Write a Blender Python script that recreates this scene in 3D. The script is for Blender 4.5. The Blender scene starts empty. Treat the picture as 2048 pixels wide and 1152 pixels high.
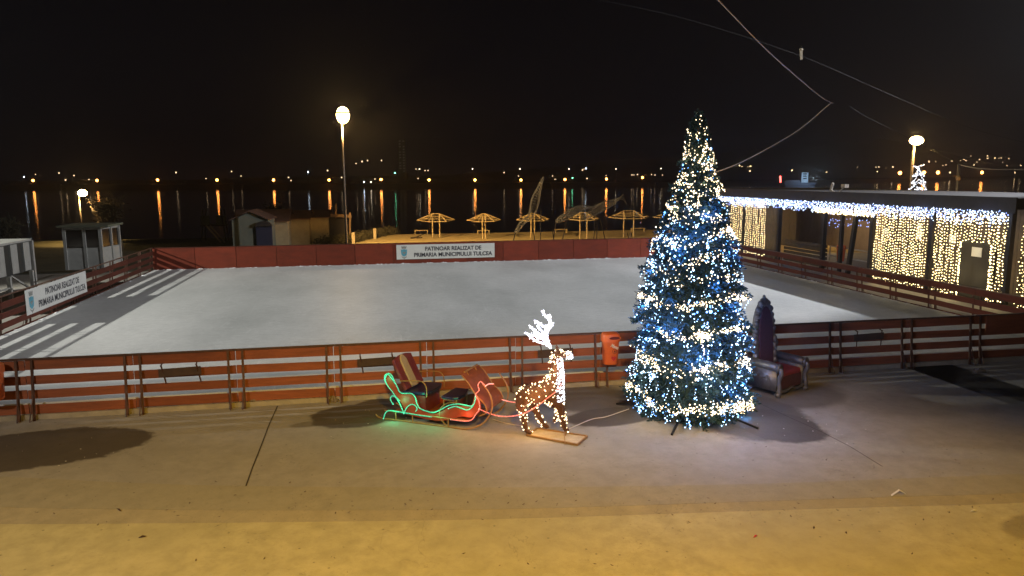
import bpy, math, random
from mathutils import Vector, Matrix, noise as mnoise
random.seed(7)
R_ = random.Random(11)
C = bpy.context.scene.collection
scene = bpy.context.scene
# ------------------------------------------------------------------ camera
F = 1450.0; CH = 4.35
PITCH = math.atan(222.5 / F); YAW = math.atan(279 / F); ROLL = .0039
_c, _s, _cp, _sp = math.cos(YAW), math.sin(YAW), math.cos(PITCH), math.sin(PITCH)
FW = Vector((_s*_cp, _c*_cp, -_sp)); RT0 = Vector((_c, -_s, 0)); UP0 = RT0.cross(FW)
RT = (RT0 - UP0*ROLL).normalized(); UP = (UP0 + RT0*ROLL).normalized()
EYE = Vector((0, 0, CH))
cam = bpy.data.cameras.new('camera'); cam_o = bpy.data.objects.new('camera', cam); C.objects.link(cam_o)
cam.sensor_width = 36; cam.lens = F/2048*36; cam.clip_start = .1; cam.clip_end = 6000
m = Matrix((RT, UP, -FW)).transposed().to_4x4(); m.translation = EYE
cam_o.matrix_world = m; scene.camera = cam_o
# ------------------------------------------------------------------ world, exposure
w = bpy.data.worlds.new('World'); scene.world = w; w.use_nodes = True
wn = w.node_tree; bg = wn.nodes['Background']
tc = wn.nodes.new('ShaderNodeTexCoord'); sx = wn.nodes.new('ShaderNodeSeparateXYZ')
rp = wn.nodes.new('ShaderNodeValToRGB')
wn.links.new(tc.outputs['Generated'], sx.inputs[0]); wn.links.new(sx.outputs['Z'], rp.inputs[0])
rp.color_ramp.elements[0].position = 0; rp.color_ramp.elements[0].color = (.0030, .0026, .0042, 1)
rp.color_ramp.elements[1].position = .35; rp.color_ramp.elements[1].color = (.0014, .0013, .0020, 1)
wn.links.new(rp.outputs[0], bg.inputs['Color']); bg.inputs['Strength'].default_value = 1.0
scene.view_settings.view_transform = 'Standard'; scene.view_settings.look = 'None'
scene.view_settings.exposure = 0; scene.view_settings.gamma = 1
# ------------------------------------------------------------------ the town's flood lights (real lamps outside the frame)
def lamp(name, kind, loc, power, col, radius=.2, target=None, cone=None, blend=.5, parent=None):
    l = bpy.data.lights.new(name, kind); l.energy = power; l.color = col; l.shadow_soft_size = radius
    o = bpy.data.objects.new(name, l); C.objects.link(o); o.location = loc
    if parent: o.parent = parent
    if target is not None:
        o.rotation_euler = (Vector(target) if parent else Vector(target)-Vector(loc)).to_track_quat('-Z', 'Y').to_euler()
    if cone: l.spot_size = math.radians(cone); l.spot_blend = blend
    return o
lamp('flood_light', 'SPOT', (-27, 24, 9.0), 25500, (.97, .96, .87), .14, (4, 28, 0), 66, .4)
lamp('flood_light', 'SPOT', (36, 24, 13.7), 44000, (.92, .94, 1.0), .14, (4, 31, 0), 54, .35)
lamp('street_light', 'SPOT', (1.5, 0.5, 8.5), 7000, (1, .56, .05), .3, (1.5, 3.6, 0), 96, .3)
lamp('street_light', 'SPOT', (-9, 2, 9), 2900, (1, .87, .72), .3, (2.5, 18.5, 0), 76, .6)

# ------------------------------------------------------------------ pixel helpers (2048 wide photo -> points in the place)
def ray(x, y): return FW + RT*((x-1024)/F) - UP*((y-576)/F)
def gp(x, y, z=0.0):
    d = ray(x, y); return EYE + d*((z-CH)/d.z)
def aY(x, y, Y):
    d = ray(x, y); return EYE + d*(Y/d.y)
def aX(x, y, X):
    d = ray(x, y); return EYE + d*(X/d.x)
# ------------------------------------------------------------------ materials
MATS = {}
def mat(name, col, rough=.6, metal=0, var=.15, scale=6, bump=.0, col2=None, spec=.5):
    if name in MATS: return MATS[name]
    mt = bpy.data.materials.new(name); mt.use_nodes = True; nt = mt.node_tree; b = nt.nodes['Principled BSDF']
    b.inputs['Roughness'].default_value = rough; b.inputs['Metallic'].default_value = metal
    b.inputs['Specular IOR Level'].default_value = spec
    t = nt.nodes.new('ShaderNodeTexCoord'); n = nt.nodes.new('ShaderNodeTexNoise'); n.inputs['Scale'].default_value = scale
    n.inputs['Detail'].default_value = 6; n.inputs['Roughness'].default_value = .65
    nt.links.new(t.outputs['Object'], n.inputs['Vector'])
    r = nt.nodes.new('ShaderNodeValToRGB'); r.color_ramp.elements[0].position = .3; r.color_ramp.elements[1].position = .7
    c2 = col2 if col2 else tuple(min(1, c*(1+var)) for c in col)
    c1 = col if col2 else tuple(c*(1-var) for c in col)
    r.color_ramp.elements[0].color = (*c1, 1); r.color_ramp.elements[1].color = (*c2, 1)
    nt.links.new(n.outputs['Fac'], r.inputs[0]); nt.links.new(r.outputs[0], b.inputs['Base Color'])
    if bump:
        bp = nt.nodes.new('ShaderNodeBump'); bp.inputs['Strength'].default_value = bump; bp.inputs['Distance'].default_value = .02
        nt.links.new(n.outputs['Fac'], bp.inputs['Height']); nt.links.new(bp.outputs[0], b.inputs['Normal'])
    MATS[name] = mt; return mt
def emis(name, col, strength, sample=False, base=(.5, .5, .5)):
    if name in MATS: return MATS[name]
    mt = bpy.data.materials.new(name); mt.use_nodes = True; nt = mt.node_tree; b = nt.nodes['Principled BSDF']
    b.inputs['Base Color'].default_value = (*base, 1); b.inputs['Emission Color'].default_value = (*col, 1)
    b.inputs['Emission Strength'].default_value = strength
    mt.cycles.emission_sampling = 'FRONT' if sample else 'NONE'
    MATS[name] = mt; return mt
# ------------------------------------------------------------------ mesh builder
class MB:
    def __init__(s): s.v = []; s.f = []
    def add(s, vs, fs):
        k = len(s.v); s.v += [tuple(p) for p in vs]; s.f += [tuple(i+k for i in f) for f in fs]
    def box(s, c, d, M=None):
        vs = []
        for x in (-.5, .5):
            for y in (-.5, .5):
                for z in (-.5, .5):
                    p = Vector((x*d[0], y*d[1], z*d[2]))
                    if M: p = M @ p
                    vs.append(Vector(c)+p)
        s.add(vs, [(0,1,3,2),(4,6,7,5),(0,4,5,1),(2,3,7,6),(0,2,6,4),(1,5,7,3)])
    def bar(s, a, b, wd, ht, upv=(0,0,1)):
        a = Vector(a); b = Vector(b); d = b-a; L = d.length; d.normalize(); u = Vector(upv)
        sd = d.cross(u)
        if sd.length < 1e-4: sd = d.cross(Vector((0,1,0)))
        sd.normalize(); u = sd.cross(d)
        M = Matrix((d, sd, u)).transposed(); s.box((a+b)/2, (L, wd, ht), M)
    def tube(s, path, r, n=6, closed=False, caps=True):
        P = [Vector(p) for p in path]; m_ = len(P); rings = []
        rr = r if isinstance(r, (list, tuple)) else [r]*m_
        prev = None
        for i, p in enumerate(P):
            if closed: t = P[(i+1) % m_]-P[i-1]
            else: t = P[min(i+1, m_-1)]-P[max(i-1, 0)]
            if t.length < 1e-6: t = Vector((0,0,1))
            t.normalize()
            if prev is None:
                a = t.orthogonal().normalized()
            else:
                a = prev - t*prev.dot(t)
                a = a.normalized() if a.length > 1e-5 else t.orthogonal().normalized()
            prev = a; b = t.cross(a)
            rings.append([p+(a*math.cos(2*math.pi*k/n)+b*math.sin(2*math.pi*k/n))*rr[i] for k in range(n)])
        vs = [q for rg in rings for q in rg]; fs = []
        for i in range(m_ if closed else m_-1):
            j = (i+1) % m_
            for k in range(n):
                l = (k+1) % n; fs.append((i*n+k, i*n+l, j*n+l, j*n+k))
        if caps and not closed: fs += [tuple(range(n))[::-1], tuple((m_-1)*n+k for k in range(n))]
        s.add(vs, fs)
    def octa(s, c, r, sx=1, sy=1, sz=1):
        c = Vector(c); vs = [c+Vector(p) for p in ((r*sx,0,0),(-r*sx,0,0),(0,r*sy,0),(0,-r*sy,0),(0,0,r*sz),(0,0,-r*sz))]
        s.add(vs, [(0,2,4),(2,1,4),(1,3,4),(3,0,4),(2,0,5),(1,2,5),(3,1,5),(0,3,5)])
    def ball(s, c, r, n=10, m_=6, sc=(1,1,1), M=None):
        vs = []; fs = []
        for i in range(m_+1):
            th = math.pi*i/m_
            for k in range(n):
                ph = 2*math.pi*k/n
                p = Vector((r*sc[0]*math.sin(th)*math.cos(ph), r*sc[1]*math.sin(th)*math.sin(ph), r*sc[2]*math.cos(th)))
                if M: p = M @ p
                vs.append(Vector(c)+p)
        for i in range(m_):
            for k in range(n):
                l = (k+1) % n; fs.append((i*n+k, (i+1)*n+k, (i+1)*n+l, i*n+l))
        s.add(vs, fs)
    def prism(s, pts, off):      # closed outline (list of Vector) extruded by vector off
        n = len(pts); o = Vector(off); vs = [Vector(p) for p in pts]+[Vector(p)+o for p in pts]
        s.add(vs, [tuple(range(n)), tuple(range(2*n-1, n-1, -1))]+[(i, i+n, (i+1) % n+n, (i+1) % n) for i in range(n)])
    def lathe(s, c, prof, n=14, M=None, sc=(1,1)):
        vs = []; fs = []
        for r, z in prof:
            for k in range(n):
                p = Vector((r*sc[0]*math.cos(2*math.pi*k/n), r*sc[1]*math.sin(2*math.pi*k/n), z))
                if M: p = M @ p
                vs.append(Vector(c)+p)
        m_ = len(prof)
        for i in range(m_-1):
            for k in range(n):
                l = (k+1) % n; fs.append((i*n+k, i*n+l, (i+1)*n+l, (i+1)*n+k))
        fs += [tuple(range(n))[::-1], tuple((m_-1)*n+k for k in range(n))]
        s.add(vs, fs)
    def build(s, name, material, parent=None, smooth=False, kind=None, bevel=0):
        me = bpy.data.meshes.new(name); me.from_pydata(s.v, [], s.f); me.update()
        import bmesh
        if len(s.f) < 40000:
            bm = bmesh.new(); bm.from_mesh(me); bmesh.ops.recalc_face_normals(bm, faces=bm.faces); bm.to_mesh(me); bm.free()
        if material: me.materials.append(material)
        if smooth: me.polygons.foreach_set('use_smooth', [True]*len(me.polygons))
        o = bpy.data.objects.new(name, me); C.objects.link(o)
        if parent:
            o.parent = parent
            o.matrix_parent_inverse = Matrix.Identity(4)
            o.location = -Vector(parent.location) if not parent.parent else (0,0,0)
            if parent.get('_root') is not None or True:
                pass
        if kind: o['kind'] = kind
        if bevel:
            md = o.modifiers.new('bevel', 'BEVEL'); md.width = bevel; md.segments = 2; md.limit_method = 'ANGLE'
        return o
def thing(name, label, cat, loc, group=None):
    o = bpy.data.objects.new(name, None); C.objects.link(o); o.location = loc; o.empty_display_size = .2
    o['label'] = label; o['category'] = cat
    if group: o['group'] = group
    return o
def tag(o, label, cat, group=None):
    o['label'] = label; o['category'] = cat
    if group: o['group'] = group
    return o
def struct(mb, name, material, smooth=False): return mb.build(name, material, None, smooth, 'structure')
def copy_tree(o, parent=None):
    c = o.copy(); C.objects.link(c); c.parent = parent
    for ch in o.children: copy_tree(ch, c)
    return c
ORD = ['first','second','third','fourth','fifth','sixth','seventh','eighth','ninth','tenth','eleventh','twelfth','thirteenth','fourteenth','fifteenth','sixteenth','seventeenth']
def text_mesh(name, s, size, M, material, parent, bold=.0, shear=0, extrude=.002, spacing=1.0, fit=None):
    cu = bpy.data.curves.new(name, 'FONT'); cu.body = s; cu.size = size; cu.offset = bold; cu.extrude = extrude; cu.shear = shear
    cu.align_x = 'CENTER'; cu.align_y = 'CENTER'; cu.space_character = spacing
    t = bpy.data.objects.new(name, cu); C.objects.link(t)
    dg = bpy.context.evaluated_depsgraph_get(); me = bpy.data.meshes.new_from_object(t.evaluated_get(dg))
    C.objects.unlink(t); bpy.data.objects.remove(t)
    if fit:
        xs = [v.co.x for v in me.vertices]; ys_ = [v.co.y for v in me.vertices]; cx = (min(xs)+max(xs))/2; cy = (min(ys_)+max(ys_))/2
        me.transform(Matrix.Diagonal((fit[0]/(max(xs)-min(xs)), fit[1]/(max(ys_)-min(ys_)), 1, 1)) @ Matrix.Translation((-cx, -cy, 0)))
    me.transform(M); me.materials.clear(); me.materials.append(material); me.name = name
    o = bpy.data.objects.new(name, me); C.objects.link(o)
    if parent: o.parent = parent; o.location = -Vector(parent.location)
    return o
def frame_M(o, ex, ez):       # local x -> ex, local y -> ez (writing lies in the plane ex/ez)
    ex = Vector(ex).normalized(); ez = Vector(ez).normalized(); n = ex.cross(ez)
    M = Matrix((ex, ez, n)).transposed().to_4x4(); M.translation = Vector(o); return M
def resample(path, step):
    P = [Vector(p) for p in path]; out = [P[0]]; acc = 0
    for a, b in zip(P, P[1:]):
        L = (b-a).length; d = 0
        while acc + (L-d) >= step:
            d += step-acc; acc = 0; out.append(a+(b-a)*(d/L))
        acc += L-d
    return out
def smooth_path(P, k=6):
    P = [Vector(p) for p in P]; Q = [P[0]]+P+[P[-1]]; out = []
    for i in range(1, len(Q)-2):
        p0, p1, p2, p3 = Q[i-1:i+3]
        for j in range(k):
            t = j/k; out.append(.5*((2*p1)+(-p0+p2)*t+(2*p0-5*p1+4*p2-p3)*t*t+(-p0+3*p1-3*p2+p3)*t**3))
    out.append(P[-1]); return out

# ================================================================== SETTING
# ---- concrete with darker, slightly smoother oval patches
def ground_material(name, base, base2, patches, grain=1.0, speck=True):
    mt = bpy.data.materials.new(name); mt.use_nodes = True; nt = mt.node_tree; L = nt.links; b = nt.nodes['Principled BSDF']
    N = nt.nodes.new
    t = N('ShaderNodeTexCoord')
    def nz(scale, detail=6, rough=.6):
        n = N('ShaderNodeTexNoise'); n.inputs['Scale'].default_value = scale; n.inputs['Detail'].default_value = detail
        n.inputs['Roughness'].default_value = rough; L.new(t.outputs['Object'], n.inputs['Vector']); return n
    def mix(fac, a, b_, mode='MIX'):
        x = N('ShaderNodeMix'); x.data_type = 'RGBA'; x.blend_type = mode
        if isinstance(fac, float): x.inputs['Factor'].default_value = fac
        else: L.new(fac, x.inputs['Factor'])
        for sock, val in ((x.inputs['A'], a), (x.inputs['B'], b_)):
            if isinstance(val, tuple): sock.default_value = (*val, 1)
            else: L.new(val, sock)
        return x.outputs['Result']
    def ramp(src, p0, p1, v0=0, v1=1):
        r = N('ShaderNodeMapRange'); r.inputs['From Min'].default_value = p0; r.inputs['From Max'].default_value = p1
        r.inputs['To Min'].default_value = v0; r.inputs['To Max'].default_value = v1; r.interpolation_type = 'SMOOTHSTEP'
        L.new(src, r.inputs['Value']); return r.outputs[0]
    n1 = nz(.45, 5); n2 = nz(3.2, 8, .7); n3 = nz(70, 3, .7)
    col = mix(ramp(n1.outputs['Fac'], .35, .65), base, base2)
    col = mix(ramp(n2.outputs['Fac'], .3, .75), col, tuple(c*.84 for c in base))
    col = mix(ramp(n3.outputs['Fac'], .55, .8, 0, .5*grain), col, tuple(c*.45 for c in base))
    if speck:
        vo = N('ShaderNodeTexVoronoi'); vo.inputs['Scale'].default_value = 4.5; L.new(t.outputs['Object'], vo.inputs['Vector'])
        col = mix(ramp(vo.outputs['Distance'], .045, .09, .7, 0), col, tuple(c*.3 for c in base))
    cr = nz(.55, 5, .6); cr.inputs['Distortion'].default_value = .6
    c1 = N('ShaderNodeMath'); c1.operation = 'SUBTRACT'; L.new(cr.outputs['Fac'], c1.inputs[0]); c1.inputs[1].default_value = .56
    c2 = N('ShaderNodeMath'); c2.operation = 'ABSOLUTE'; L.new(c1.outputs[0], c2.inputs[0])
    col = mix(ramp(c2.outputs[0], 0, .0022, .4, 0), col, tuple(c*.4 for c in base))
    n6 = nz(14, 6, .75); col = mix(ramp(n6.outputs['Fac'], .52, .72, 0, .35), col, tuple(c*.6 for c in base))
    darkened = None  # combined mask of the darker ovals
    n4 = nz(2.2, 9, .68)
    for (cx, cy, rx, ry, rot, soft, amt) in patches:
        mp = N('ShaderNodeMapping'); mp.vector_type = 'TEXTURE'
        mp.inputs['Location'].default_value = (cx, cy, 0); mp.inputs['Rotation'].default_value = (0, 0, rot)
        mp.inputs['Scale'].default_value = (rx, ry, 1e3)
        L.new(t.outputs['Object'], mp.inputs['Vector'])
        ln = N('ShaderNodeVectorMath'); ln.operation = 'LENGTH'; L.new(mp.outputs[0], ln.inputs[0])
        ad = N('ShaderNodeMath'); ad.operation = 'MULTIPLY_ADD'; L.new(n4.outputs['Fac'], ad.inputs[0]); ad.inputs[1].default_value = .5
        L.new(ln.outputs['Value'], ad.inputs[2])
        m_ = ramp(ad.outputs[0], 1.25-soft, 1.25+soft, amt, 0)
        if darkened is None: darkened = m_
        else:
            mx = N('ShaderNodeMath'); mx.operation = 'MAXIMUM'; L.new(darkened, mx.inputs[0]); L.new(m_, mx.inputs[1]); darkened = mx.outputs[0]
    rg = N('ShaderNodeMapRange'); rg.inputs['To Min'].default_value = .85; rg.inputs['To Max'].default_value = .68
    if darkened is not None:
        col = mix(darkened, col, (.28, .25, .23), 'MULTIPLY')
        L.new(darkened, rg.inputs['Value']); L.new(rg.outputs[0], b.inputs['Roughness'])
    else: b.inputs['Roughness'].default_value = .85
    L.new(col, b.inputs['Base Color'])
    bp = N('ShaderNodeBump'); bp.inputs['Strength'].default_value = .35; bp.inputs['Distance'].default_value = .01
    ad = N('ShaderNodeMath'); ad.operation = 'ADD'; L.new(n2.outputs['Fac'], ad.inputs[0]); L.new(n3.outputs['Fac'], ad.inputs[1])
    L.new(ad.outputs[0], bp.inputs['Height']); L.new(bp.outputs[0], b.inputs['Normal'])
    return mt
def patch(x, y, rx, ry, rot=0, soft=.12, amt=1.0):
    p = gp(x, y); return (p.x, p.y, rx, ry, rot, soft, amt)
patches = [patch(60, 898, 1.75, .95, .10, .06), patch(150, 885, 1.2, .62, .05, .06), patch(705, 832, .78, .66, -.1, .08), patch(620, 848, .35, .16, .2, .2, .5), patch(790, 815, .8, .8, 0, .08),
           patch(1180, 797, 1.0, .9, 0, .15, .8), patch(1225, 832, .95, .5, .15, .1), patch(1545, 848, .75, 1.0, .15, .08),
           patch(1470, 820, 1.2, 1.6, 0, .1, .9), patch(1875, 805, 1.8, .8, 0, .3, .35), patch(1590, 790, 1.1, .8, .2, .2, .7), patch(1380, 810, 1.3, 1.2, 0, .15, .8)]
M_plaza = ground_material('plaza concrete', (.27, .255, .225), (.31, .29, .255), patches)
M_lower = ground_material('terrace concrete', (.38, .345, .20), (.46, .415, .24), [patch(2085, 1050, .55, .35, .2, .15, .55)], .5)
M_rough = ground_material('rough concrete', (.29, .26, .185), (.34, .30, .21), [], 1.6)
E1 = [(-900,925),(-400,940),(0,953),(250,965),(500,972),(1000,975),(1500,968),(1800,957),(2048,947),(2500,922),(3000,890)]
E2 = [(-900,985),(-400,1000),(0,1014),(250,1018),(500,1020),(1000,1018),(1500,1003),(1800,993),(2048,985),(2500,955),(3000,925)]
E3 = [(-900,1030),(-400,1042),(0,1048),(250,1047),(500,1045),(1000,1038),(1500,1022),(1800,1013),(2048,1005),(2500,975),(3000,943)]
def jl(P, z, dy=0): 
    out = [gp(x, y, z) for x, y in P]
    a, b = out[0]-out[1], out[-1]-out[-2]
    return [out[0]+a.normalized()*60]+out+[out[-1]+b.normalized()*60]
l1 = jl(E1, 0); l2 = jl(E2, -.02); l3 = jl(E3, -.05)
def dense(l, k=5):
    return smooth_path(l, k)
l1, l2, l3 = dense(l1), dense(l2), dense(l3)
def strip(mb, a, b):
    n = len(a); mb.add(list(a)+list(b), [(i, i+1, n+i+1, n+i) for i in range(n-1)])
SHORE = 66.7
def gz(Y):   # terrain height behind the rink
    if Y < 37: return 0
    return max(-.8, -.8*(Y-37)/8)
mb = MB()
ys = [36.6]
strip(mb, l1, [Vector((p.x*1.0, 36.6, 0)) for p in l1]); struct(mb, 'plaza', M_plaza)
mb = MB(); strip(mb, l1, l2); struct(mb, 'kerb_slope', ground_material('kerb slope concrete', (.27,.25,.19), (.31,.28,.21), [], 1.5))
mb = MB(); strip(mb, [p+Vector((0,-.0,-.001)) for p in l2], l3); struct(mb, 'kerb_riser', M_rough)
mb = MB(); strip(mb, l3, [Vector((p.x, -25, -.05)) for p in l3]); struct(mb, 'lower_terrace', M_lower)
# joints
M_joint = mat('joint dirt', (.035, .028, .02), .9)
def joint(pts, wd, name='expansion_joint'):
    P = [gp(*p, .004) for p in pts]; mb = MB()
    for a, b in zip(P, P[1:]):
        d = (b-a).normalized(); s_ = Vector((-d.y, d.x, 0))*wd/2
        mb.add([a-s_, a+s_, b+s_, b-s_], [(0,1,2,3)])
    struct(mb, name, M_joint)
joint([(555,812),(538,850),(521,895),(505,935),(492,972)], .022)
joint([(1505,800),(1560,826),(1640,862),(1700,893),(1765,933)], .014)
# ground beyond the rink: sand, grass
M_sand = mat('beach sand', (.42, .33, .17), .95, 0, .22, 1.3, .6)
M_grass = mat('dark winter grass', (.05, .05, .025), .95, 0, .4, 2.0, .7)
def sheet(x0, x1, ylist, xs=2, jz=.05):
    mb = MB(); nx = max(2, int((x1-x0)/xs)); vs = []
    for Y in ylist:
        for i in range(nx+1):
            X = x0+(x1-x0)*i/nx; z = gz(Y) if Y <= SHORE else -.8-(Y-SHORE)*.9
            if 45 < Y < SHORE-.1: z += jz*(mnoise.noise(Vector((X*.3, Y*.3, 0))))
            vs.append((X, Y, z))
    n = nx+1; mb.add(vs, [(j*n+i, j*n+i+1, (j+1)*n+i+1, (j+1)*n+i) for j in range(len(ylist)-1) for i in range(nx)]); return mb
yl = [36.6, 37, 39, 41, 43, 45]+[46+1.5*k for k in range(14)]+[SHORE, SHORE+3]
struct(sheet(-1.5, 60, yl), 'beach_sand', M_sand)
struct(sheet(-160, -1.5, yl, 3), 'grass_bank', M_grass)
struct(sheet(60, 300, yl, 6), 'grass_verge', M_grass)
# river
mt = bpy.data.materials.new('river water'); mt.use_nodes = True; nt = mt.node_tree; b = nt.nodes['Principled BSDF']
b.inputs['Base Color'].default_value = (.012, .010, .010, 1); b.inputs['Roughness'].default_value = .05; b.inputs['IOR'].default_value = 1.33
t = nt.nodes.new('ShaderNodeTexCoord'); n = nt.nodes.new('ShaderNodeTexNoise'); n.inputs['Scale'].default_value = .9; n.inputs['Detail'].default_value = 4
n.inputs['Roughness'].default_value = .7
bp = nt.nodes.new('ShaderNodeBump'); bp.inputs['Strength'].default_value = .16; bp.inputs['Distance'].default_value = .10
nt.links.new(t.outputs['Object'], n.inputs['Vector']); nt.links.new(n.outputs['Fac'], bp.inputs['Height']); nt.links.new(bp.outputs[0], b.inputs['Normal'])
M_water = mt
mb = MB(); mb.add([(-1500,60,-2.5),(2600,60,-2.5),(2600,1800,-2.5),(-1500,1800,-2.5)], [(0,1,2,3)]); struct(mb, 'river', M_water)
# far bank: quay wall, promenade, dark ground, hills on the right
M_bank = mat('far bank masonry', (.05, .038, .025), .9, 0, .4, .05)
M_hill = mat('dark hillside', (.018, .016, .012), 1, 0, .4, .01)
def fbY(X):  # far shoreline
    if X < -200: return 540
    if X < 200: return 492+max(0, -X-10)*.2
    return 492+(X-200)*.42+max(0, X-350)*.35
xs_ = list(range(-1500, 2600, 50)); mb = MB()
a0 = [Vector((x, fbY(x), -2.6)) for x in xs_]; a1 = [Vector((x, fbY(x)+2, .3)) for x in xs_]; a2 = [Vector((x, fbY(x)+40, .8)) for x in xs_]; a3 = [Vector((x, fbY(x)+900, 1.5)) for x in xs_]
strip(mb, a0, a1); struct(mb, 'far_quay', M_bank)
mb = MB(); strip(mb, a1, a2); strip(mb, a2, a3); struct(mb, 'far_bank', M_hill)
mb = MB()
hx = list(range(-200, 2600, 40))
def hillh(X): return max(0, (X-150)/1500)*85*(1+.25*mnoise.noise(Vector((X*.004, 1, 0))))+6
h0 = [Vector((x, fbY(x)+150, .8)) for x in hx]; h1 = [Vector((x, fbY(x)+700, hillh(x)*.8)) for x in hx]; h2 = [Vector((x, fbY(x)+1100, hillh(x)*1.3)) for x in hx]
h3 = [Vector((x, fbY(x)+1700, 0)) for x in hx]
strip(mb, h0, h1); strip(mb, h1, h2); strip(mb, h2, h3); struct(mb, 'hills', M_hill, True)

# ---- rink
RX0, RX1, RY0, RY1, IZ = -9.75, 17.0, 14.32, 35.0, .25
mt = bpy.data.materials.new('rink ice'); mt.use_nodes = True; nt = mt.node_tree; L = nt.links; b = nt.nodes['Principled BSDF']
t = nt.nodes.new('ShaderNodeTexCoord')
def nzz(scale, detail, rough, stretch=None, rot=0):
    n = nt.nodes.new('ShaderNodeTexNoise'); n.inputs['Scale'].default_value = scale; n.inputs['Detail'].default_value = detail; n.inputs['Roughness'].default_value = rough
    if stretch:
        mp = nt.nodes.new('ShaderNodeMapping'); mp.inputs['Scale'].default_value = stretch; mp.inputs['Rotation'].default_value = (0,0,rot)
        L.new(t.outputs['Object'], mp.inputs[0]); L.new(mp.outputs[0], n.inputs['Vector'])
    else: L.new(t.outputs['Object'], n.inputs['Vector'])
    return n
na = nzz(.22, 5, .55, (1, .55, 1), .4); nb = nzz(6, 8, .75); nc = nzz(3, 6, .7, (1, 8, 1), .5)
r1 = nt.nodes.new('ShaderNodeValToRGB'); r1.color_ramp.elements[0].position = .3; r1.color_ramp.elements[1].position = .68
r1.color_ramp.elements[0].color = (.44, .46, .45, 1); r1.color_ramp.elements[1].color = (.74, .75, .74, 1); L.new(na.outputs['Fac'], r1.inputs[0])
mx = nt.nodes.new('ShaderNodeMix'); mx.data_type = 'RGBA'; mx.blend_type = 'MULTIPLY'; mx.inputs['Factor'].default_value = .45
r2 = nt.nodes.new('ShaderNodeValToRGB'); r2.color_ramp.elements[0].position = .35; r2.color_ramp.elements[1].position = .6
r2.color_ramp.elements[0].color = (.72, .72, .72, 1); r2.color_ramp.elements[1].color = (1, 1, 1, 1); L.new(nb.outputs['Fac'], r2.inputs[0])
L.new(r1.outputs[0], mx.inputs['A']); L.new(r2.outputs[0], mx.inputs['B'])
mx2 = nt.nodes.new('ShaderNodeMix'); mx2.data_type = 'RGBA'; mx2.blend_type = 'MULTIPLY'; mx2.inputs['Factor'].default_value = .35
L.new(mx.outputs['Result'], mx2.inputs['A']); L.new(nc.outputs['Color'], mx2.inputs['B'])
r3 = nt.nodes.new('ShaderNodeValToRGB'); r3.color_ramp.elements[0].position = .35; r3.color_ramp.elements[1].position = .65
r3.color_ramp.elements[0].color = (.7,.7,.7,1); L.new(nc.outputs['Fac'], r3.inputs[0]); L.new(r3.outputs[0], mx2.inputs['B'])
cur = mx2.outputs['Result']
for sc_, st_, am in ((.8, (1, .35, 1), .16), (1.7, (.5, 1, 1), .12), (.5, (1, 1, 1), .12)):
    q_ = nzz(sc_, 2, .4, st_, sc_*2); q_.inputs['Distortion'].default_value = 2.2
    d1 = nt.nodes.new('ShaderNodeMath'); d1.operation = 'SUBTRACT'; L.new(q_.outputs['Fac'], d1.inputs[0]); d1.inputs[1].default_value = .5
    d2 = nt.nodes.new('ShaderNodeMath'); d2.operation = 'ABSOLUTE'; L.new(d1.outputs[0], d2.inputs[0])
    d3 = nt.nodes.new('ShaderNodeMapRange'); d3.inputs['From Min'].default_value = 0; d3.inputs['From Max'].default_value = .006; d3.inputs['To Min'].default_value = am; d3.inputs['To Max'].default_value = 0
    L.new(d2.outputs[0], d3.inputs['Value']); m4 = nt.nodes.new('ShaderNodeMix'); m4.data_type = 'RGBA'; L.new(d3.outputs[0], m4.inputs['Factor']); L.new(cur, m4.inputs['A']); m4.inputs['B'].default_value = (.95,.96,.98,1); cur = m4.outputs['Result']
L.new(cur, b.inputs['Base Color']); b.inputs['Roughness'].default_value = .45; b.inputs['Specular IOR Level'].default_value = .10
bp = nt.nodes.new('ShaderNodeBump'); bp.inputs['Strength'].default_value = .3; bp.inputs['Distance'].default_value = .01
L.new(nb.outputs['Fac'], bp.inputs['Height']); L.new(bp.outputs[0], b.inputs['Normal'])
M_ice = mt
mb = MB(); mb.box(((RX0+RX1)/2, (RY0+RY1)/2, IZ/2+.002), (RX1-RX0-.08, RY1-RY0-.08, IZ-.004)); struct(mb, 'ice_rink', M_ice)
M_kerb = mat('kerb concrete', (.28, .25, .2), .9, 0, .25, 3, .5)
mb = MB(); mb.box(((RX0+RX1)/2, 14.24, .045), (RX1-RX0+.4, .2, .09)); struct(mb, 'rink_kerb', M_kerb)

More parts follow.
